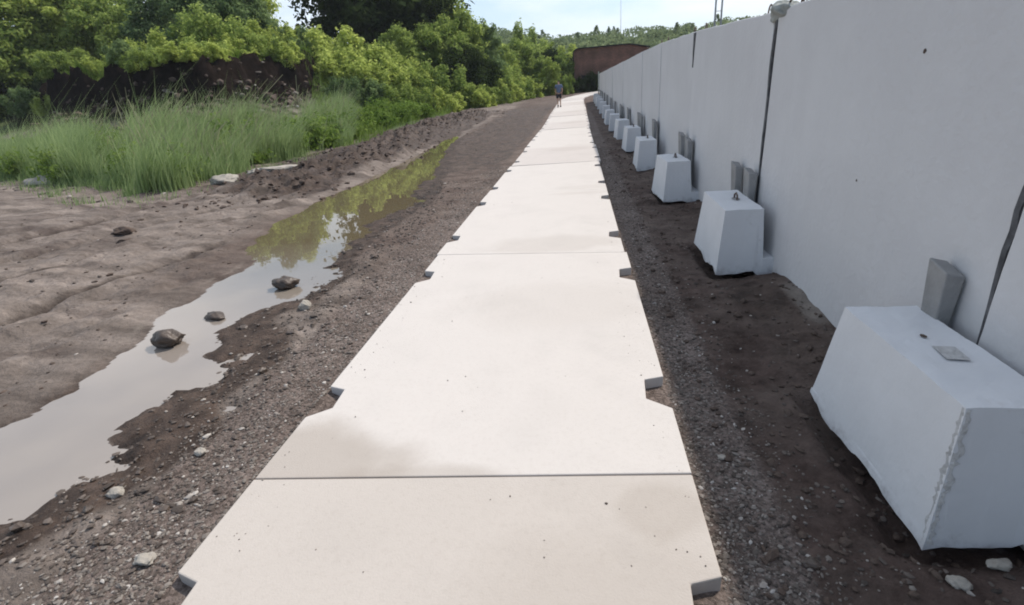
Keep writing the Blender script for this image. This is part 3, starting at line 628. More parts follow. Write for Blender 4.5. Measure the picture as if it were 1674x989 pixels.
tstone('stone', -1.76, 1.25, .045, .035, .02, m_stone_l, 27, label='flat grey stone near the notch of the nearest slab', dz=.012)
tstone('stone', 1.24, 1.36, .035, .022, .02, m_stone_l, 28, label='pale oval stone on the soil below the nearest block', dz=.015, rz=-.6)
tstone('stone', 1.42, 1.44, .04, .025, .02, m_stone_l, 29, label='pale stone on the soil under the end of the nearest block', dz=.015, rz=.3)
tstone('stone', .63, 1.98, .022, .015, .012, m_stone_l, 30, label='small pale pebble on the gravel right of the slabs', dz=.008)
tstone('stone', .80, 1.42, .03, .025, .015, m_stone_d, 31, label='dull brown stone on the soil right of the nearest slab', dz=.01)
tstone('slab_rock', -8.95, 12.0, .42, .26, .13, m_stone_l, 32, label='pale flat rock at the foot of the tall grass, nearer of two', dz=.08, rz=.3)
tstone('slab_rock', -8.0, 12.8, .62, .26, .09, m_stone_l, 33, label='long pale flat rock leading away from the nearer pale rock', dz=.10, rz=.55)
tstone('stone', -17.0, 14.3, .45, .3, .2, m_stone_l, 34, label='grey rock in front of the grass near the picture edge', dz=.05)
tstone('stone', -14.6, 13.7, .5, .32, .2, m_stone_d, 35, label='dark low rock at the foot of the grass', dz=.03)
tstone('earth_clod', -6.9, 6.7, .14, .10, .07, m_clod, 36, label='dark clod of earth lying on the brown mud', cat='clod', dz=.03, rz=.4)
tstone('earth_clod', -6.55, 6.35, .13, .06, .05, m_clod, 37, label='smaller dark clod beside the clod on the brown mud', cat='clod', dz=.02, rz=.8)
tstone('stone', -11.6, 34, .7, .4, .3, m_stone_l, 38, label='pale rock on the slope above the mud track', dz=.2)

def scatter(name, m, n, posf, size, seed, sub=1, flat=.6, onslab=False):
    """many small stones as ONE ground-cover mesh"""
    r = np.random.default_rng(seed)
    import bmesh
    bm = bmesh.new(); bmesh.ops.create_icosphere(bm, subdivisions=1, radius=1); bv = np.array([v.co[:] for v in bm.verts]); bf = np.array([[v.index for v in f.verts] for f in bm.faces]); bm.free()
    P = posf(r, n); n = len(P)
    zz = np.full(n, .0005) if onslab else height(P[:, 0], P[:, 1])
    s = np.exp(r.normal(np.log(size), .45, n))
    s = np.minimum(s, size*3)
    a = r.uniform(0, 6.28, n); ca, sa = np.cos(a), np.sin(a)
    sc = np.stack([s*r.uniform(.8, 1.5, n), s*r.uniform(.6, 1.1, n), s*flat*r.uniform(.6, 1.1, n)], 1)
    v = bv[None]*(1+r.uniform(-.28, .28, (n, len(bv), 1)))*sc[:, None, :]
    x = v[..., 0]*ca[:, None]-v[..., 1]*sa[:, None]+P[:, 0, None]; y = v[..., 0]*sa[:, None]+v[..., 1]*ca[:, None]+P[:, 1, None]; z = v[..., 2]+(zz+sc[:, 2]*.35)[:, None]
    vv = np.stack([x, y, z], -1).reshape(-1, 3); ff = (bf[None]+(np.arange(n)*len(bv))[:, None, None]).reshape(-1, 3)
    o = mesh(name, vv, ff, m); tag(o, kind='stuff')
    at = o.data.attributes.new('tone', 'FLOAT', 'POINT'); at.data.foreach_set('value', np.repeat(r.random(n), len(bv)).astype(np.float32))
    return o
def stonemat(name, c0, c1, c2):
    m = bpy.data.materials.new(name); m.use_nodes = True; nt = m.node_tree; b = nt.nodes['Principled BSDF']; L = nt.links.new
    at = N_(nt, 'ShaderNodeAttribute', attribute_name='tone'); r = N_(nt, 'ShaderNodeValToRGB'); e = r.color_ramp.elements
    e[0].position = 0; e[0].color = (*c0, 1); e[1].position = .93; e[1].color = (*c1, 1); x = e.new(.985); x.color = (*c2, 1)
    L(at.outputs['Fac'], r.inputs[0]); L(r.outputs[0], b.inputs['Base Color']); b.inputs['Roughness'].default_value = .8; b.inputs['Specular IOR Level'].default_value = .25
    return m
m_grav = stonemat('gravel_stones', (.055, .043, .036), (.24, .21, .185), (.42, .39, .36))
m_earthbits = stonemat('earth_bits', (.05, .04, .034), (.13, .105, .09), (.42, .38, .34))
def pos_left(r, n):
    y = .9+11*r.random(n)**1.8; x = r.normal(-1.85, .22, n)+.06; x = np.minimum(x, -1.6+.0*y); m_ = (sdpoly(x, y, PUD) > .12); return np.stack([x, y], 1)[m_]
def pos_right(r, n):
    y = 1.0+14*r.random(n)**1.9; x = .47+np.abs(r.normal(0, .20, n)); return np.stack([x, y], 1)
def pos_soil(r, n):
    y = 1.0+16*r.random(n)**1.8; x = r.uniform(.6, 1.68, n); return np.stack([x, y], 1)
def pos_mud(r, n):
    y = 1.2+26*r.random(n)**1.5; x = r.uniform(-12, -3.0, n)*(.4+.6*np.clip(y/10, 0, 1)); m_ = (sdpoly(x, y, PUD) > .25) & (x < -3.1); return np.stack([x, y], 1)[m_]
def pos_shore(r, n):
    y = 1.2+9*r.random(n)**1.4; x = -2.1+r.normal(0, .28, n)-.06*y; d = sdpoly(x, y, PUD); return np.stack([x, y], 1)[(d > -.1) & (d < .9) & (x < -1.66)]
def pos_edge(r, n):
    y = 9+10*r.random(n); x = -9.3-(r.random(n)*9)*(y < 15); s = svals(x, y); return np.stack([x, y], 1)[(s > -1.5) & (s < 1.0)]
def pos_ridge(r, n):
    y = 8.5+26*r.random(n); x = -6.3-.4*np.sin(y*.31)-.03*y+r.normal(0, .8, n); return np.stack([x, y], 1)
def pos_slab(r, n):
    y = 1.15+7*r.random(n)**1.4; e = np.abs(r.normal(0, .12, n))+.02; x = np.where(r.random(n) < .6, XL+e, XR-e); x = np.where(r.random(n) < .2, r.uniform(XL+.05, XR-.05, n), x)
    m_ = (np.abs(((y-1.75) % L0)-L0) > .02); k = ((y-1.75+L0) % L0); inn = ((k > .42) & (k < .85)) | ((k > L0-.88) & (k < L0-.42)); m_ &= ~(inn & ((x < XL+.15) | (x > XR-.15)))
    return np.stack([x, y], 1)[m_]
scatter('grit', m_grav, 260, pos_slab, .0024, 16, onslab=True)
scatter('gravel', m_grav, 15000, pos_left, .0052, 1)
scatter('gravel', m_grav, 11000, pos_right, .0048, 2)
scatter('loose_stones', m_earthbits, 2200, pos_soil, .0065, 3)
scatter('loose_stones', m_earthbits, 1300, pos_mud, .011, 4)
scatter('loose_stones', m_earthbits, 2600, pos_shore, .008, 5)
scatter('loose_stones', m_earthbits, 300, pos_edge, .045, 6)
def pos_bank(r, n):
    az = np.radians(r.uniform(-49, -24, n*8)); d = r.uniform(20, 48, n*8); x = d*np.sin(az); y = d*np.cos(az); s_ = svals(x, y); k = (s_ > 4.5) & (s_ < 8.6)
    return np.stack([x[k], y[k]], 1)[:n]
scatter('earth_lumps', m_clod, 700, pos_bank, .10, 13, flat=.8)
scatter('loose_stones', m_grav, 160, pos_bank, .10, 14)
scatter('earth_lumps', m_stone_d, 450, pos_shore, .011, 9, flat=.8)
scatter('earth_lumps', m_clod, 900, pos_soil, .012, 10, flat=.8)
scatter('earth_lumps', m_clod, 900, pos_mud, .014, 12, flat=.6)
scatter('earth_lumps', m_clod, 1600, pos_ridge, .030, 8, flat=.8)

# ------------------------------------------------------------------ foliage
def leaves(name, C_, Rr, n, size, m, seed, parent=None, shell=.55, droop=0., aspect=1.9):
    """C_ centres (k,3), Rr radii (k,3); leaves spread through the lobes, denser outside"""
    r = np.random.default_rng(seed); C_ = np.asarray(C_, float); Rr = np.asarray(Rr, float)
    w = (Rr.prod(1))**(2/3); w /= w.sum(); k = r.choice(len(C_), n, p=w)
    d = r.normal(size=(n, 3)); d /= np.linalg.norm(d, axis=1)[:, None]
    rad = shell+(1-shell)*r.random(n)**.7
    bumpy = 1+.22*np.sin(d[:, 0]*5+k)*np.cos(d[:, 1]*6+k*1.7)+.16*np.sin(d[:, 2]*9+k*2.3)
    stray = np.where(r.random(n) < .22, r.uniform(1.0, 1.5, n), 1.)
    p = C_[k]+d*Rr[k]*(rad*bumpy*stray)[:, None]
    nrm = d*.8+r.normal(size=(n, 3))*.65; nrm[:, 2] += .35; nrm /= np.linalg.norm(nrm, axis=1)[:, None]
    t = np.cross(nrm, r.normal(size=(n, 3))); t /= np.linalg.norm(t, axis=1)[:, None]; t[:, 2] -= droop; b = np.cross(nrm, t)
    s = size*np.exp(r.normal(0, .3, n))
    L_ = s[:, None]*t; B_ = (s/aspect)[:, None]*b
    v = np.stack([p-L_, p-B_+nrm*s[:, None]*.12, p+L_, p+B_+nrm*s[:, None]*.12], 1).reshape(-1, 3)
    f = (np.arange(n)*4)[:, None]+np.arange(4)[None]
    o = mesh(name, v, f, m, parent)
    at = o.data.attributes.new('leaf', 'FLOAT', 'POINT'); at.data.foreach_set('value', np.repeat(r.random(n), 4).astype(np.float32))
    return o
def limbs(name, specs, m, parent):
    v = []; f = []
    for pts, r0, r1 in specs:
        n = 7; base = len(v); pts = [Vector(p) for p in pts]
        for i_, p in enumerate(pts):
            d = (pts[min(i_+1, len(pts)-1)]-pts[max(i_-1, 0)]).normalized(); a = d.orthogonal().normalized(); b = d.cross(a); rr = r0+(r1-r0)*i_/(len(pts)-1)
            for q in range(n): th = 6.283*q/n; v.append(tuple(p+a*rr*math.cos(th)+b*rr*math.sin(th)))
        for i_ in range(len(pts)-1):
            for q in range(n): f.append((base+i_*n+q, base+i_*n+(q+1) % n, base+(i_+1)*n+(q+1) % n, base+(i_+1)*n+q))
    return mesh(name, v, f, m, parent, smooth=True)
lm = {
 'lime': leafmat('leaf_lime', (.24, .31, .07), (.55, .62, .18), .55),
 'green': leafmat('leaf_green', (.14, .21, .05), (.40, .48, .14), .55),
 'dark': leafmat('leaf_dark', (.022, .036, .013), (.065, .09, .03), .3),
 'grey': leafmat('leaf_grey', (.09, .145, .06), (.25, .33, .14), .5),
 'far': leafmat('leaf_far', (.12, .165, .08), (.25, .30, .15), .45),
}
def make_tree(name, h, w, leafk, seed, n, size, nl=11, conical=False, low=.15):
    r = np.random.default_rng(seed); root = empty(name)
    C_ = []; Rr = []; sp = []
    sp.append(([(0, 0, -.4), (.04*h*r.normal()*.5, .02*h, h*.35), (.03*h*r.normal(), .03*h*r.normal(), h*.78)], h*.022+.03, h*.006))
    for i_ in range(nl):
        t = (i_+.5)/nl; z = h*(low+(.90-low)*t); prof = (1-t)**.8 if conical else math.sin(math.pi*(.18+.72*t))**.8
        a = i_*2.4+r.uniform(-.5, .5); d = w*.5*prof*r.uniform(.45, .85)
        c = (d*math.cos(a), d*math.sin(a), z+r.uniform(-.05, .05)*h)
        q = w*r.uniform(.16, .26)*(.55+.6*prof); C_.append(c); Rr.append((q, q, q*r.uniform(.6, .95)))
        for e in range(3): q2 = q*r.uniform(.3, .6); v3 = r.normal(size=3); v3 /= np.linalg.norm(v3); C_.append(tuple(np.array(c)+v3*q*1.15)); Rr.append((q2, q2, q2*.8))
        sp.append(([(0, 0, max(.05, z-.22*h)), (c[0]*.5, c[1]*.5, z-.08*h), c], h*.009+.01, .01))
    C_.append((0, 0, h*.9)); Rr.append((w*.16, w*.16, h*.12))
    cr = leaves('crown', C_, Rr, n, size, lm[leafk], seed, root)
    tr = limbs('trunk', sp, m_bark, root)
    return root, [cr, tr]
def make_bush(name, h, w, leafk, seed, n, size, nl=15):
    r = np.random.default_rng(seed); root = empty(name); C_ = []; Rr = []; sp = []
    for i_ in range(nl):
        a = r.uniform(0, 6.28); d = w*.5*math.sqrt(r.random())*.8; hh = h*(1-.55*(d/(w*.5))**2)*r.uniform(.65, 1.)
        for q in range(4):
            z = hh*(.15+.27*q+r.uniform(-.06, .06)); C_.append((d*math.cos(a)+r.normal()*.09*w, d*math.sin(a)+r.normal()*.09*w, z)); s = w*r.uniform(.05, .12); Rr.append((s, s, s*r.uniform(.8, 1.7)))
        sp.append(([(0.1*math.cos(a), .1*math.sin(a), -.3), (d*.6*math.cos(a), d*.6*math.sin(a), hh*.4), (d*math.cos(a), d*math.sin(a), hh*.9)], .03, .008))
    cr = leaves('foliage', C_, Rr, n, size, lm[leafk], seed, root, shell=.3)
    tr = limbs('stem', sp, m_bark, root)
    return root, [cr, tr]
protos = {}
def P_(key, kind, *a, **k):
    protos[key] = (make_tree if kind == 'tree' else make_bush)(*a, **k)
P_('tA', 'tree', 'broadleaf_tree', 6, 4.4, 'green', 101, 15000, .105)
P_('tB', 'tree', 'broadleaf_tree', 6, 3.6, 'grey', 102, 14000, .10, nl=13)
P_('tD', 'tree', 'dark_tree', 6, 5.2, 'dark', 103, 18000, .11, nl=14)
P_('tL', 'tree', 'broadleaf_tree', 6, 4.0, 'lime', 104, 14000, .10, low=.05)
P_('tS', 'tree', 'slender_tree', 6, 2.2, 'green', 105, 7000, .10, conical=True, low=.1)
P_('bL', 'bush', 'bush', 2.5, 3.6, 'lime', 201, 11000, .075)
P_('bG', 'bush', 'bush', 2.5, 3.6, 'green', 202, 11000, .075)
P_('bS', 'bush', 'bush', 2.5, 3.4, 'grey', 203, 11000, .075)
P_('bD', 'bush', 'bush', 2.5, 3.4, 'dark', 204, 11000, .08)
used_p = set()
def landmark(az):
    if az < -46: return 'beyond the near end of the black bank'
    if az < -40: return 'above the near half of the black bank'
    if az < -34: return 'above the middle of the black bank'
    if az < -28: return 'above the far half of the black bank'
    if az < -24: return 'at the far tip of the black bank'
    if az < -19: return 'on the slope just past the black bank'
    if az < -14: return 'halfway between the bank and the track end'
    if az < -9: return 'above the middle of the mud track'
    if az < -5: return 'near the far end of the mud track'
    if az < 0: return 'beside the brick building'
    return 'behind the brick building'
KW = {'tA': ('mid green leafy tree', 'tree', 'trees on the bank'), 'tB': ('grey green airy tree', 'tree', 'trees on the bank'), 'tD': ('broad almost black tree', 'tree', 'dark trees on the bank'), 'tL': ('yellow green tree', 'tree', 'trees on the bank'),
      'tS': ('slender pointed tree', 'tree', 'slender trees'), 'bL': ('yellow green bush', 'bush', 'bushes on the slope'), 'bG': ('mid green bush', 'bush', 'bushes on the slope'), 'bS': ('dull grey green bush', 'bush', 'bushes on the slope'), 'bD': ('dark green bush', 'bush', 'bushes on the slope')}
labcount = {}
ROW = ['front', 'second', 'third', 'fourth', 'fifth', 'rearmost']
def put(key, az, dist, h, wide=1., sink=.1):
    root, kids = protos[key]
    x = dist*math.sin(R(az)); y = dist*math.cos(R(az))
    if key in used_p: c = copy_tree(root, kids)
    else: c = root; used_p.add(key)
    base = 6. if key[0] == 't' else 2.5; s = h/base
    c.location = (x, y, hz_(x, y)-sink); c.scale = (s*wide, s*wide, s); c.rotation_euler = (0, 0, random.uniform(0, 6.28))
    a, cat, g = KW[key]
    row = 'close' if dist < 30 else 'nearer row' if dist < 38 else 'middle row' if dist < 46 else 'farther row' if dist < 60 else 'distant row'
    size = 'low' if h < 1.6 else 'chest-high' if h < 2.3 else 'tall' if h < 4.5 else 'very tall'
    tag(c, f'{size} {a} {landmark(az)}, {row}', cat, g)
    return c
random.seed(21)
def rnd(a, b): return random.uniform(a, b)
# bushes and trees above the bank (az -50 .. -25), crest at s about 9.5
def crest(az, s0):
    for d in np.arange(14, 90, .25):
        x = d*math.sin(R(az)); y = d*math.cos(R(az))
        if float(svals(np.array([x]), np.array([y]))[0]) > s0: return d
    return 60.
for az in np.arange(-50, -24.5, 2.1):
    d = crest(az, 9.5); put(random.choice(['bG', 'bL', 'bG', 'bS']), az+rnd(-.5, .5), d+rnd(.3, .9), rnd(1.5, 2.2), 1.1, .35)
for az in np.arange(-50, -25, 3.0):
    d = crest(az, 12); put(random.choice(['bL', 'bG', 'tA', 'bL', 'bS']), az+rnd(-.8, .8), d+rnd(0, 1), rnd(2.4, 3.4), 1.)
for az, k, h in [(-51, 'tA', 5.5), (-48, 'tL', 5), (-45.5, 'tA', 6.2), (-43, 'tL', 4.8), (-41, 'tA', 6), (-38.5, 'tB', 6.5), (-35.5, 'tB', 5.6), (-33, 'tB', 6.4), (-30.6, 'tB', 5.2)]:
    d = crest(az, 15.5); put(k, az+rnd(-.4, .4), d+rnd(0, 1.5), h)
for az, k, h in [(-50, 'tA', 7), (-46, 'tA', 6), (-42.5, 'tL', 6.8), (-39, 'tA', 6), (-36, 'tB', 7), (-32.5, 'tA', 6.5), (-48.5, 'bD', 3)]:
    d = crest(az, 20); put(k, az, d+rnd(0, 2), h)
# pale bush at the near end of the bank
for az_, k_, h_ in ((-48.8, 'bS', 1.9), (-50.5, 'bL', 2.2), (-52.4, 'bS', 2.2), (-47.4, 'bL', 1.3), (-54, 'bG', 2.4)): put(k_, az_, crest(az_, 8.2), h_)
for az_ in (-40, -37.2, -34.6): put(random.choice(['bL', 'bG', 'bS']), az_, crest(az_, 8.9), 1.0, 1.5, .05)
for az in np.arange(-54, -29, 2.9): put(random.choice(['tA', 'tA', 'tB', 'tL']), az, crest(az, 27)+2, rnd(7, 9), 1.1)
# slope past the bank: yellow green shrubs, then darker, then brighter again
for az, d, k, h, w in [(-8.4, 49, 'bG', 1.7, 1.2), (-7.2, 52, 'bL', 1.8, 1.2), (-6.1, 55.5, 'bG', 2.0, 1.2), (-5.2, 58, 'bL', 1.9, 1.2), (-4.5, 61, 'bG', 2.2, 1.1), (-3.7, 62, 'bL', 2.0, 1.1), (-2.9, 63.5, 'bG', 2.2, 1.), (-2.0, 65.5, 'bG', 2.6, .9), (-10.2, 46, 'bL', 1.5, 1.3), (-25.3, 44, 'bL', 2.6, 1.2), (-23.6, 42, 'bL', 3.2, 1.1), (-24.4, 47, 'bL', 4.2, 1.1), (-22, 44, 'bL', 3.8, 1.1), (-20.6, 41, 'bL', 3.3, 1.), (-19.5, 45, 'bL', 4.2, 1.), (-18.2, 43, 'bL', 3.4, 1.), (-21.6, 38.5, 'bS', 2.0, 1.2), (-23.8, 37.5, 'bS', 1.8, 1.2), (-19.3, 38.5, 'bG', 2.0, 1.2),
                       (-17.2, 40, 'bG', 2.0, 1.2), (-26.6, 50, 'bL', 2.4, 1.), (-22.5, 50, 'bL', 3.2, 1.1), (-28, 48, 'bS', 2.6, 1.), (-16.6, 44, 'bG', 3.0, 1.1), (-15.2, 42, 'bL', 2.0, 1.1), (-14.2, 46, 'bG', 3.6, 1.),
                       (-13.4, 42.5, 'bL', 1.6, 1.3), (-12.2, 47, 'bG', 2.2, 1.2), (-17.8, 49, 'tA', 5.2, 1.), (-15.4, 50, 'tA', 5.6, 1.), (-13.2, 52, 'tA', 6.6, 1.), (-11.6, 50, 'tD', 5.0, 1.), (-11.6, 55, 'tA', 8.2, .9), (-13.2, 57, 'tS', 8.6, 1.3), (-9.4, 56, 'tB', 7.0, .8), (-10.2, 52, 'tD', 4.0, 1.),
                       (-9.0, 53, 'bG', 3.6, 1.), (-10.8, 47, 'bL', 1.8, 1.2), (-9.4, 52, 'bL', 2.4, 1.1), (-8.0, 58, 'tA', 5.6, 1.), (-7.4, 62, 'tL', 5.2, 1.), (-8.0, 54, 'bL', 2.4, 1.3), (-6.2, 66, 'tA', 6.2, 1.), (-6.8, 59, 'bL', 2.4, 1.2), (-5.6, 62, 'bL', 2.2, 1.2), (-5.0, 72, 'tA', 6.6, 1.), (-4.2, 68, 'bL', 2.6, 1.2),
                       (-3.6, 66, 'tA', 4.4, 1.), (-2.9, 62, 'tL', 4., .9), (-2.6, 70, 'tD', 5.4, 1.), (-1.6, 66, 'tA', 4.6, .8), (-1.6, 72, 'tL', 5.6, 1.), (-3.4, 78, 'tA', 7., 1.), (-1.3, 60.5, 'bG', 2.2, .7), (-.4, 76, 'tL', 6., 1.), (-5.8, 80, 'tS', 9, 1.2), (-4.4, 86, 'tS', 9, 1.2)]:
    put(k, az, d, h, w)
# the big dark tree behind the yellow green shrubs and its neighbours
put('tD', -19.5, 58, 12.5, 1.1); put('tD', -16.6, 60, 12, 1.); put('tD', -21.6, 60, 9.5, .7); put('tB', -14.6, 60, 9, .9)
for x_, y_, h_ in ((.3, 64.6, 1.7), (1.6, 64.8, 2.2), (-1.2, 64, 2.4), (2.9, 65, 1.5)): put('bD' if h_ > 1.6 else 'bG', math.degrees(math.atan2(x_, y_)), math.hypot(x_, y_), h_, .8)

# distant wood on the rising ground: one mass
def far_wood():
    r = np.random.default_rng(5); v = []; lf = []
    n = 760; az = r.uniform(-26, 24, n); d = r.uniform(115, 205, n)
    x = d*np.sin(np.radians(az)); y = d*np.cos(np.radians(az)); z = height(x, y)
    h = r.uniform(5, 9, n)*np.where(r.random(n) < .15, 1.1, 1.); w = h*np.where(r.random(n) < .05, r.uniform(.3, .4, n), r.uniform(.5, .8, n)); h = h*np.where(w/h > .4, .82, 1.)
    m = 260
    k = np.repeat(np.arange(n), m); t = r.random(n*m)**.8; a = r.uniform(0, 6.283, n*m)
    prof = np.clip((1-t)**np.where((w/h)[k] > .45, .38, .7)*(.5+.5*np.minimum(1, t*6)), 0, 1)*w[k]*.5*(1+.35*np.sin(a*3+k))*r.uniform(.6, 1.1, n*m)*1.6
    p = np.stack([x[k]+prof*np.cos(a), y[k]+prof*np.sin(a), z[k]+h[k]*(.05+.95*t)], 1)
    s = .34*np.exp(r.normal(0, .3, n*m)); nr = r.normal(size=(n*m, 3)); nr /= np.linalg.norm(nr, axis=1)[:, None]; tt = np.cross(nr, r.normal(size=(n*m, 3))); tt /= np.linalg.norm(tt, axis=1)[:, None]; bb = np.cross(nr, tt)
    vv = np.stack([p-tt*s[:, None], p-bb*s[:, None]*.6, p+tt*s[:, None], p+bb*s[:, None]*.6], 1).reshape(-1, 3)
    o = mesh('distant_wood', vv, (np.arange(n*m)*4)[:, None]+np.arange(4)[None], lm['far']); tag(o, kind='stuff')
    at = o.data.attributes.new('leaf', 'FLOAT', 'POINT'); at.data.foreach_set('value', np.repeat(np.clip(r.random(n)[k]*.7+r.random(n*m)*.3, 0, 1), 4).astype(np.float32))
far_wood()

# ------------------------------------------------------------------ tall grass and weeds (ground cover)
def blades(name, P, hgt, m, seed, width=.006, lean=(.25, .05), seg=3, head=0.):
    r = np.random.default_rng(seed); n = len(P); z = height(P[:, 0], P[:, 1])-.03
    h = hgt*np.exp(r.normal(0, .28, n))*np.clip(1+1.1*fbm(P[:, 0], P[:, 1], 3, .8), .3, 1.35); a = r.uniform(0, 6.283, n)
    dx = np.cos(a)*r.uniform(.05, .45, n)+lean[0]; dy = np.sin(a)*r.uniform(.05, .45, n)+lean[1]
    wv = r.uniform(0, 6.283, n); wx = np.cos(wv)*width; wy = np.sin(wv)*width
    V_ = []
    for q in range(seg+1):
        t = q/seg; f_ = (1-t*.9); 
        if head: f_ = np.where(r.random(n) < head, (1-t*.7) if t < .6 else 2.6*(1-abs(t-.8)*2), f_)
        bx = P[:, 0]+dx*h*t*t; by = P[:, 1]+dy*h*t*t; bz = z+h*(t-.18*t*t)
        V_.append(np.stack([bx-wx*f_, by-wy*f_, bz], 1)); V_.append(np.stack([bx+wx*f_, by+wy*f_, bz], 1))
    V_ = np.stack(V_, 1).reshape(-1, 3); b0 = (np.arange(n)*(seg+1)*2)[:, None]
    F_ = np.concatenate([b0+np.array([[2*q, 2*q+1, 2*q+3, 2*q+2]]) for q in range(seg)], 0)
    o = mesh(name, V_, F_, m); tag(o, kind='stuff')
    at = o.data.attributes.new('leaf', 'FLOAT', 'POINT'); at.data.foreach_set('value', np.repeat(r.random(n), (seg+1)*2).astype(np.float32))
    return o
lm['grass'] = leafmat('grass_blade', (.17, .25, .09), (.38, .47, .22), .5)
lm['straw'] = leafmat('grass_straw', (.20, .21, .12), (.36, .35, .22), .3)
lm['weed'] = leafmat('weed_leaf', (.09, .16, .025), (.22, .30, .075), .5)
def grass_pos(r, n, s0, s1, az0, az1, d1=45, clump=.5):
    x = []; 
    P = np.zeros((0, 2))
    while len(P) < n:
        az = np.radians(r.uniform(az0, az1, n*3)); d = 9+(d1-9)*np.sqrt(r.random(n*3)); X = d*np.sin(az); Y = d*np.cos(az); s = svals(X, Y)
        k = (s > s0) & (s < s1) & (fbm(X, Y, 3, .9) > -clump+r.uniform(-.3, .3, n*3)); P = np.concatenate([P, np.stack([X[k], Y[k]], 1)])
    return P[:n]
r = np.random.default_rng(31)
blades('stray_grass', grass_pos(r, 3500, -1.5, .2, -60, -14, 40, -.1), .22, lm['grass'], 47, .010)
blades('tall_grass', grass_pos(r, 52000, -.2, 3.0, -60, -24, 34, .02), 1.0, lm['grass'], 41, .011)
blades('tall_grass', grass_pos(r, 2600, .2, 3.2, -46, -24, 32, .0), 1.05, lm['straw'], 42, .007, head=.7)
blades('tall_grass', grass_pos(r, 12000, -.5, 4.0, -62, -44, 34, .3), .5, lm['grass'], 43, .011)
blades('short_grass', grass_pos(r, 26000, -.8, 12, -27, -2, 75, .2), .5, lm['weed'], 44, .018)
blades('bank_top_grass', grass_pos(r, 16000, 9.0, 11.5, -50, -24, 50, .3), .38, lm['weed'], 45, .014, lean=(.3, -.45))
def weed_cover(name, pts, n, size, key, seed):
    rr = np.random.default_rng(seed); C_ = []; Rr = []
    for x, y, h, w in pts: z = hz_(x, y); C_.append((x, y, z+h*.5)); Rr.append((w, w, h*.55))
    o = leaves(name, C_, Rr, n, size, lm[key], seed, shell=.1); tag(o, kind='stuff'); return o
wp = grass_pos(r, 130, .1, 2.6, -36, -16, 40, 1.); weed_cover('leafy_weeds', [(a, b, rnd(.5, 1.2), rnd(.35, .7)) for a, b in wp], 52000, .075, 'weed', 51)
wp = grass_pos(r, 75, -.2, 3.5, -56, -36, 30, 1.); weed_cover('leafy_weeds', [(a, b, rnd(.4, 1.1), rnd(.25, .6)) for a, b in wp], 22000, .06, 'weed', 52)
wp = grass_pos(r, 60, .3, 5, -18, -5, 75, 1.); weed_cover('leafy_weeds', [(a, b, rnd(.5, 1.1), rnd(.5, 1.1)) for a, b in wp], 16000, .09, 'weed', 53)

# ------------------------------------------------------------------ brick building at the end of the path
def brickmat():
    m = bpy.data.materials.new('old_brick'); m.use_nodes = True; nt = m.node_tree; b = nt.nodes['Principled BSDF']; L = nt.links.new
    tc = N_(nt, 'ShaderNodeTexCoord'); mp = N_(nt, 'ShaderNodeMapping'); mp.inputs['Rotation'].default_value = (R(90), 0, 0); br = N_(nt, 'ShaderNodeTexBrick')
    br.inputs['Color1'].default_value = .27, .135, .095, 1; br.inputs['Color2'].default_value = (.19, .10, .072, 1); br.inputs['Mortar'].default_value = (.16, .12, .10, 1); br.inputs['Scale'].default_value = 2.2; br.inputs['Mortar Size'].default_value = .02
    L(tc.outputs['Object'], mp.inputs[0]); L(mp.outputs[0], br.inputs['Vector'])
    n = N_(nt, 'ShaderNodeTexNoise'); n.inputs['Scale'].default_value = .8; n.inputs['Detail'].default_value = 8; L(tc.outputs['Object'], n.inputs['Vector'])
    r = N_(nt, 'ShaderNodeValToRGB'); r.color_ramp.elements[0].position = .35; r.color_ramp.elements[0].color = (.55, .55, .5, 1); r.color_ramp.elements[1].position = .65; r.color_ramp.elements[1].color = (1.1, 1, 1, 1); L(n.outputs[0], r.inputs[0])
    x = N_(nt, 'ShaderNodeMix', data_type='RGBA', blend_type='MULTIPLY'); x.inputs['Factor'].default_value = .8; L(br.outputs['Color'], x.inputs['A']); L(r.outputs[0], x.inputs['B']); L(x.outputs['Result'], b.inputs['Base Color'])
    b.inputs['Roughness'].default_value = .9; return m
m_brick = brickmat()
def box(name, x0, x1, y0, y1, z0, z1, m, parent=None, bv=.0):
    v = [(x, y, z) for z in (z0, z1) for y in (y0, y1) for x in (x0, x1)]
    f = [(0, 2, 3, 1), (4, 5, 7, 6), (0, 1, 5, 4), (2, 6, 7, 3), (0, 4, 6, 2), (1, 3, 7, 5)]
    o = mesh(name, v, f, m, parent)
    if bv: bevel(o, bv, 2)
    return o
bY = 66.
bz = float(rise(np.array(70.)))-.1
B = empty('brick_building', (-.35, bY, bz)); tag(B, 'low dark red brick building closing off the end of the path', 'building')
# front wall with an opening low down, rounded upper corner, long enough to pass behind the white wall
WL = 8.6; HB = 4.75
arc = [(.55-.55*math.cos(t), HB-.45+.45*math.sin(t)) for t in np.linspace(0, math.pi/2, 7)]
outl = [(0, 0)]+[(x, z) for x, z in arc]+[(WL-2.2, HB), (WL, HB-.5), (WL, 0)]
def prism(name, outl, y0, y1, m, parent):
    n = len(outl); v = [(x, y0, z) for x, z in outl]+[(x, y1, z) for x, z in outl]
    f = [tuple(range(n-1, -1, -1))[::-1], tuple(range(n, 2*n))[::-1]]+[(i_, (i_+1) % n, (i_+1) % n+n, i_+n)[::-1] for i_ in range(n)]
    return mesh(name, v, f, m, parent)
prism('wall', outl, 0, 7, m_brick, B)
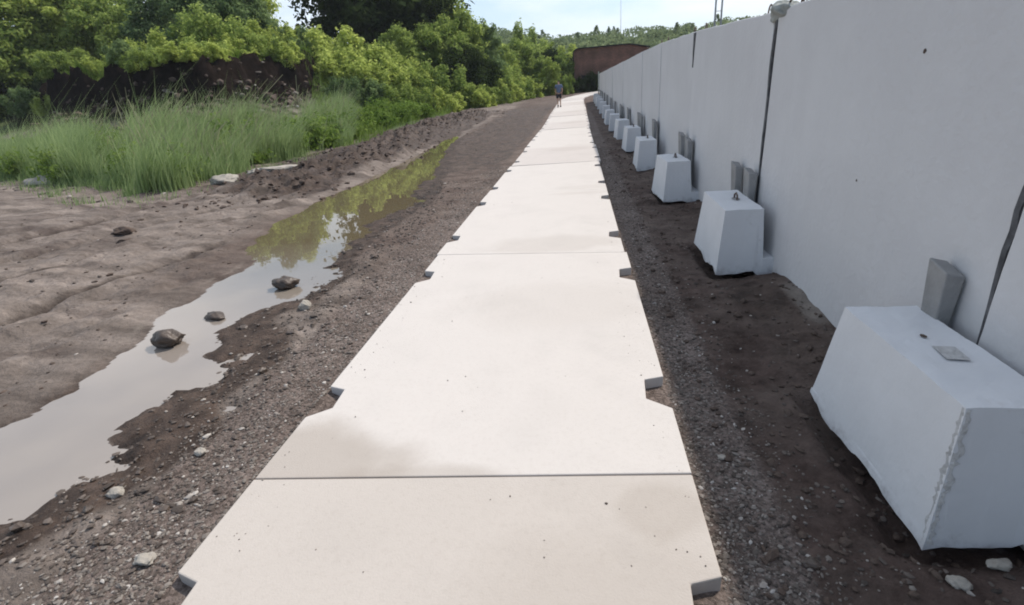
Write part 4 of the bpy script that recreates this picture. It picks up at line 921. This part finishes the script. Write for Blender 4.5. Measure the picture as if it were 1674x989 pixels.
# roof edge: dark strip following the outline, standing out from the wall
o1 = [(-.12, HB-1.2)]+[(.55-.67*math.cos(t), HB-.45+.57*math.sin(t)) for t in np.linspace(0, math.pi/2, 7)]+[(WL-2.2, HB+.13), (WL+.1, HB-.36), (WL+.1, HB-.50), (WL-2.2, HB+.01)]+[(.55-.56*math.cos(t), HB-.45+.46*math.sin(t)) for t in np.linspace(math.pi/2, 0, 7)]+[(-.01, HB-1.2)]
prism('roof_edge', o1, -.25, 7.1, m_dark, B)
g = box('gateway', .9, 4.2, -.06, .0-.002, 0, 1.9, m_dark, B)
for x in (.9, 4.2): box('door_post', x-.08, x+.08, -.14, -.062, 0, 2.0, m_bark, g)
# pale painted gate by the end of the white wall
G = empty('metal_gate', (2.2, 58, float(rise(np.array(58.))))); tag(G, 'small pale metal gate by the far end of the white wall', 'gate')
for x in (0, 1.5): box('gate_post', x-.05, x+.05, -.05, .05, -.2, 2.0, m_pale, G)
box('gate_panel', .07, 1.43, -.015, .015, .15, 1.2, m_pale, G)
box('top_rail', .052, 1.448, -.03, .03, 1.62, 1.72, m_pale, G)
for x in np.linspace(.25, 1.25, 5): box('bar', x-.02, x+.02, -.02, .02, 1.202, 1.618, m_pale, G)

# ------------------------------------------------------------------ mast beyond the wall
Ms = empty('steel_mast', (14.2, 60., 1.0)); tag(Ms, 'pair of thin grey mast uprights rising beyond the white wall', 'mast')
for x in (-.30, .30): tube('upright', [(x, 0, -1), (x, 0, 16)], .09, m_steel, Ms, 8)
for q in range(8): tube('cross_brace', [(-.22, 0, q*2+.3), (.22, 0, q*2+.3)], .03, m_steel, Ms, 6)
Ms2 = empty('radio_mast', (14.5, 190., 8)); tag(Ms2, 'very thin distant mast above the treeline', 'mast')
tube('pole', [(0, 0, 0), (0, 0, 19)], .09, m_steel, Ms2, 6, rad=[.12, .05])

# ------------------------------------------------------------------ person on the path
def skin_mesh(name, joints, bones, m, parent, sub=2, root=0):
    me = bpy.data.meshes.new(name); me.from_pydata([j[:3] for j in joints], bones, []); me.update(); me.materials.append(m)
    o = bpy.data.objects.new(name, me); C.objects.link(o); o.parent = parent
    sk = o.modifiers.new('skin', 'SKIN'); sk.use_smooth_shade = True
    if not me.skin_vertices: me.attributes
    for i_, j in enumerate(joints):
        sv = me.skin_vertices[0].data[i_]; rr = j[3]; sv.radius = rr if isinstance(rr, tuple) else (rr, rr); sv.use_root = (i_ == root)
    ss = o.modifiers.new('sub', 'SUBSURF'); ss.levels = sub; ss.render_levels = sub
    return o
def person(loc, rz):
    root = empty('person', loc, rz); root.scale = (.95, .95, .95)
    tag(root, 'person in blue grey shirt and dark shorts walking at the far end of the path', 'person')
    # local: facing +y, right leg forward
    J_ = [(0, 0, .93, (.15, .10)), (0, .01, 1.12, (.13, .09)), (0, .02, 1.32, (.16, .10)), (0, .02, 1.45, (.09, .07)), (0, .03, 1.52, (.05, .05)), (0, .05, 1.60, (.075, .09)), (0, .05, 1.70, (.065, .08)),
          (.10, 0, .88, .085), (.10, .16, .50, .055), (.10, .06, .10, .038), (.10, .08, .04, .04), (.10, .22, .03, .028),
          (-.10, 0, .88, .085), (-.10, -.02, .49, .055), (-.10, -.28, .15, .038), (-.10, -.28, .08, .038), (-.10, -.18, .02, .028),
          (.19, .02, 1.41, .05), (.24, -.08, 1.14, .04), (.22, .02, .92, .028), (.21, .06, .84, .032), (.21, .08, .77, .018),
          (-.19, .02, 1.41, .05), (-.24, .12, 1.15, .04), (-.21, .30, .99, .028), (-.20, .36, .95, .032), (-.20, .41, .91, .018)]
    B_ = [(0, 1), (1, 2), (2, 3), (3, 4), (4, 5), (5, 6), (0, 7), (7, 8), (8, 9), (9, 10), (10, 11), (0, 12), (12, 13), (13, 14), (14, 15), (15, 16), (2, 17), (17, 18), (18, 19), (19, 20), (20, 21), (2, 22), (22, 23), (23, 24), (24, 25), (25, 26)]
    skin_mesh('body', J_, B_, m_skin, root)
    skin_mesh('shirt', [(0, 0, .86, (.18, .13)), (0, .01, 1.12, (.165, .12)), (0, .02, 1.34, (.19, .13)), (0, .02, 1.46, (.10, .08)), (.20, .02, 1.42, .075), (.24, -.05, 1.22, .065), (-.20, .02, 1.42, .075), (-.24, .08, 1.22, .065)],
              [(0, 1), (1, 2), (2, 3), (2, 4), (4, 5), (2, 6), (6, 7)], m_shirt, root)
    skin_mesh('shorts', [(0, 0, .95, (.165, .12)), (.10, .01, .84, .115), (.105, .13, .56, .09), (-.10, .01, .84, .115), (-.105, -.01, .55, .09)], [(0, 1), (1, 2), (0, 3), (3, 4)], m_short, root)
    skin_mesh('hair', [(0, .03, 1.64, (.085, .085)), (0, .025, 1.72, (.075, .085))], [(0, 1)], m_hair, root)
    for (x, y, z, t) in ((.10, .06, .0, 0), (-.10, -.29, .06, -.5)):
        s = box('shoe', -.045, .045, -.07, .20, -.0, .08, m_short, root, .02); s.location = (x, y, z); s.rotation_euler = (t, 0, 0)
    # fingers
    for sx, y, z in ((.21, .08, .77), (-.20, .41, .91)):
        for q in range(5):
            dx = (q-2)*.014 if q < 4 else (-.03 if sx > 0 else .03)
            f = tube('finger', [(sx+dx*.6, y, z), (sx+dx, y+.02, z-.04), (sx+dx, y+.045, z-(.07 if q < 4 else .055))], .008, m_skin, root, 6, rad=[.010, .009, .006])
    return root
person((-1.25, 36.6, .005+float(rise(np.array(36.6)))), 0.1)

# ------------------------------------------------------------------ thin summer haze
hm = bpy.data.materials.new('haze'); hm.use_nodes = True; hn = hm.node_tree; hn.nodes.clear()
ho = N_(hn, 'ShaderNodeOutputMaterial'); hv = N_(hn, 'ShaderNodeVolumePrincipled'); hv.inputs['Color'].default_value = (.86, .92, 1, 1); hv.inputs['Density'].default_value = .00035
hn.links.new(hv.outputs[0], ho.inputs['Volume'])
ztop = max(60., float(V[:, 2].max())+12)
hb = box('haze', -905, 905, -70, 1505, float(V[:, 2].min())-1, ztop, hm); tag(hb, kind='stuff')
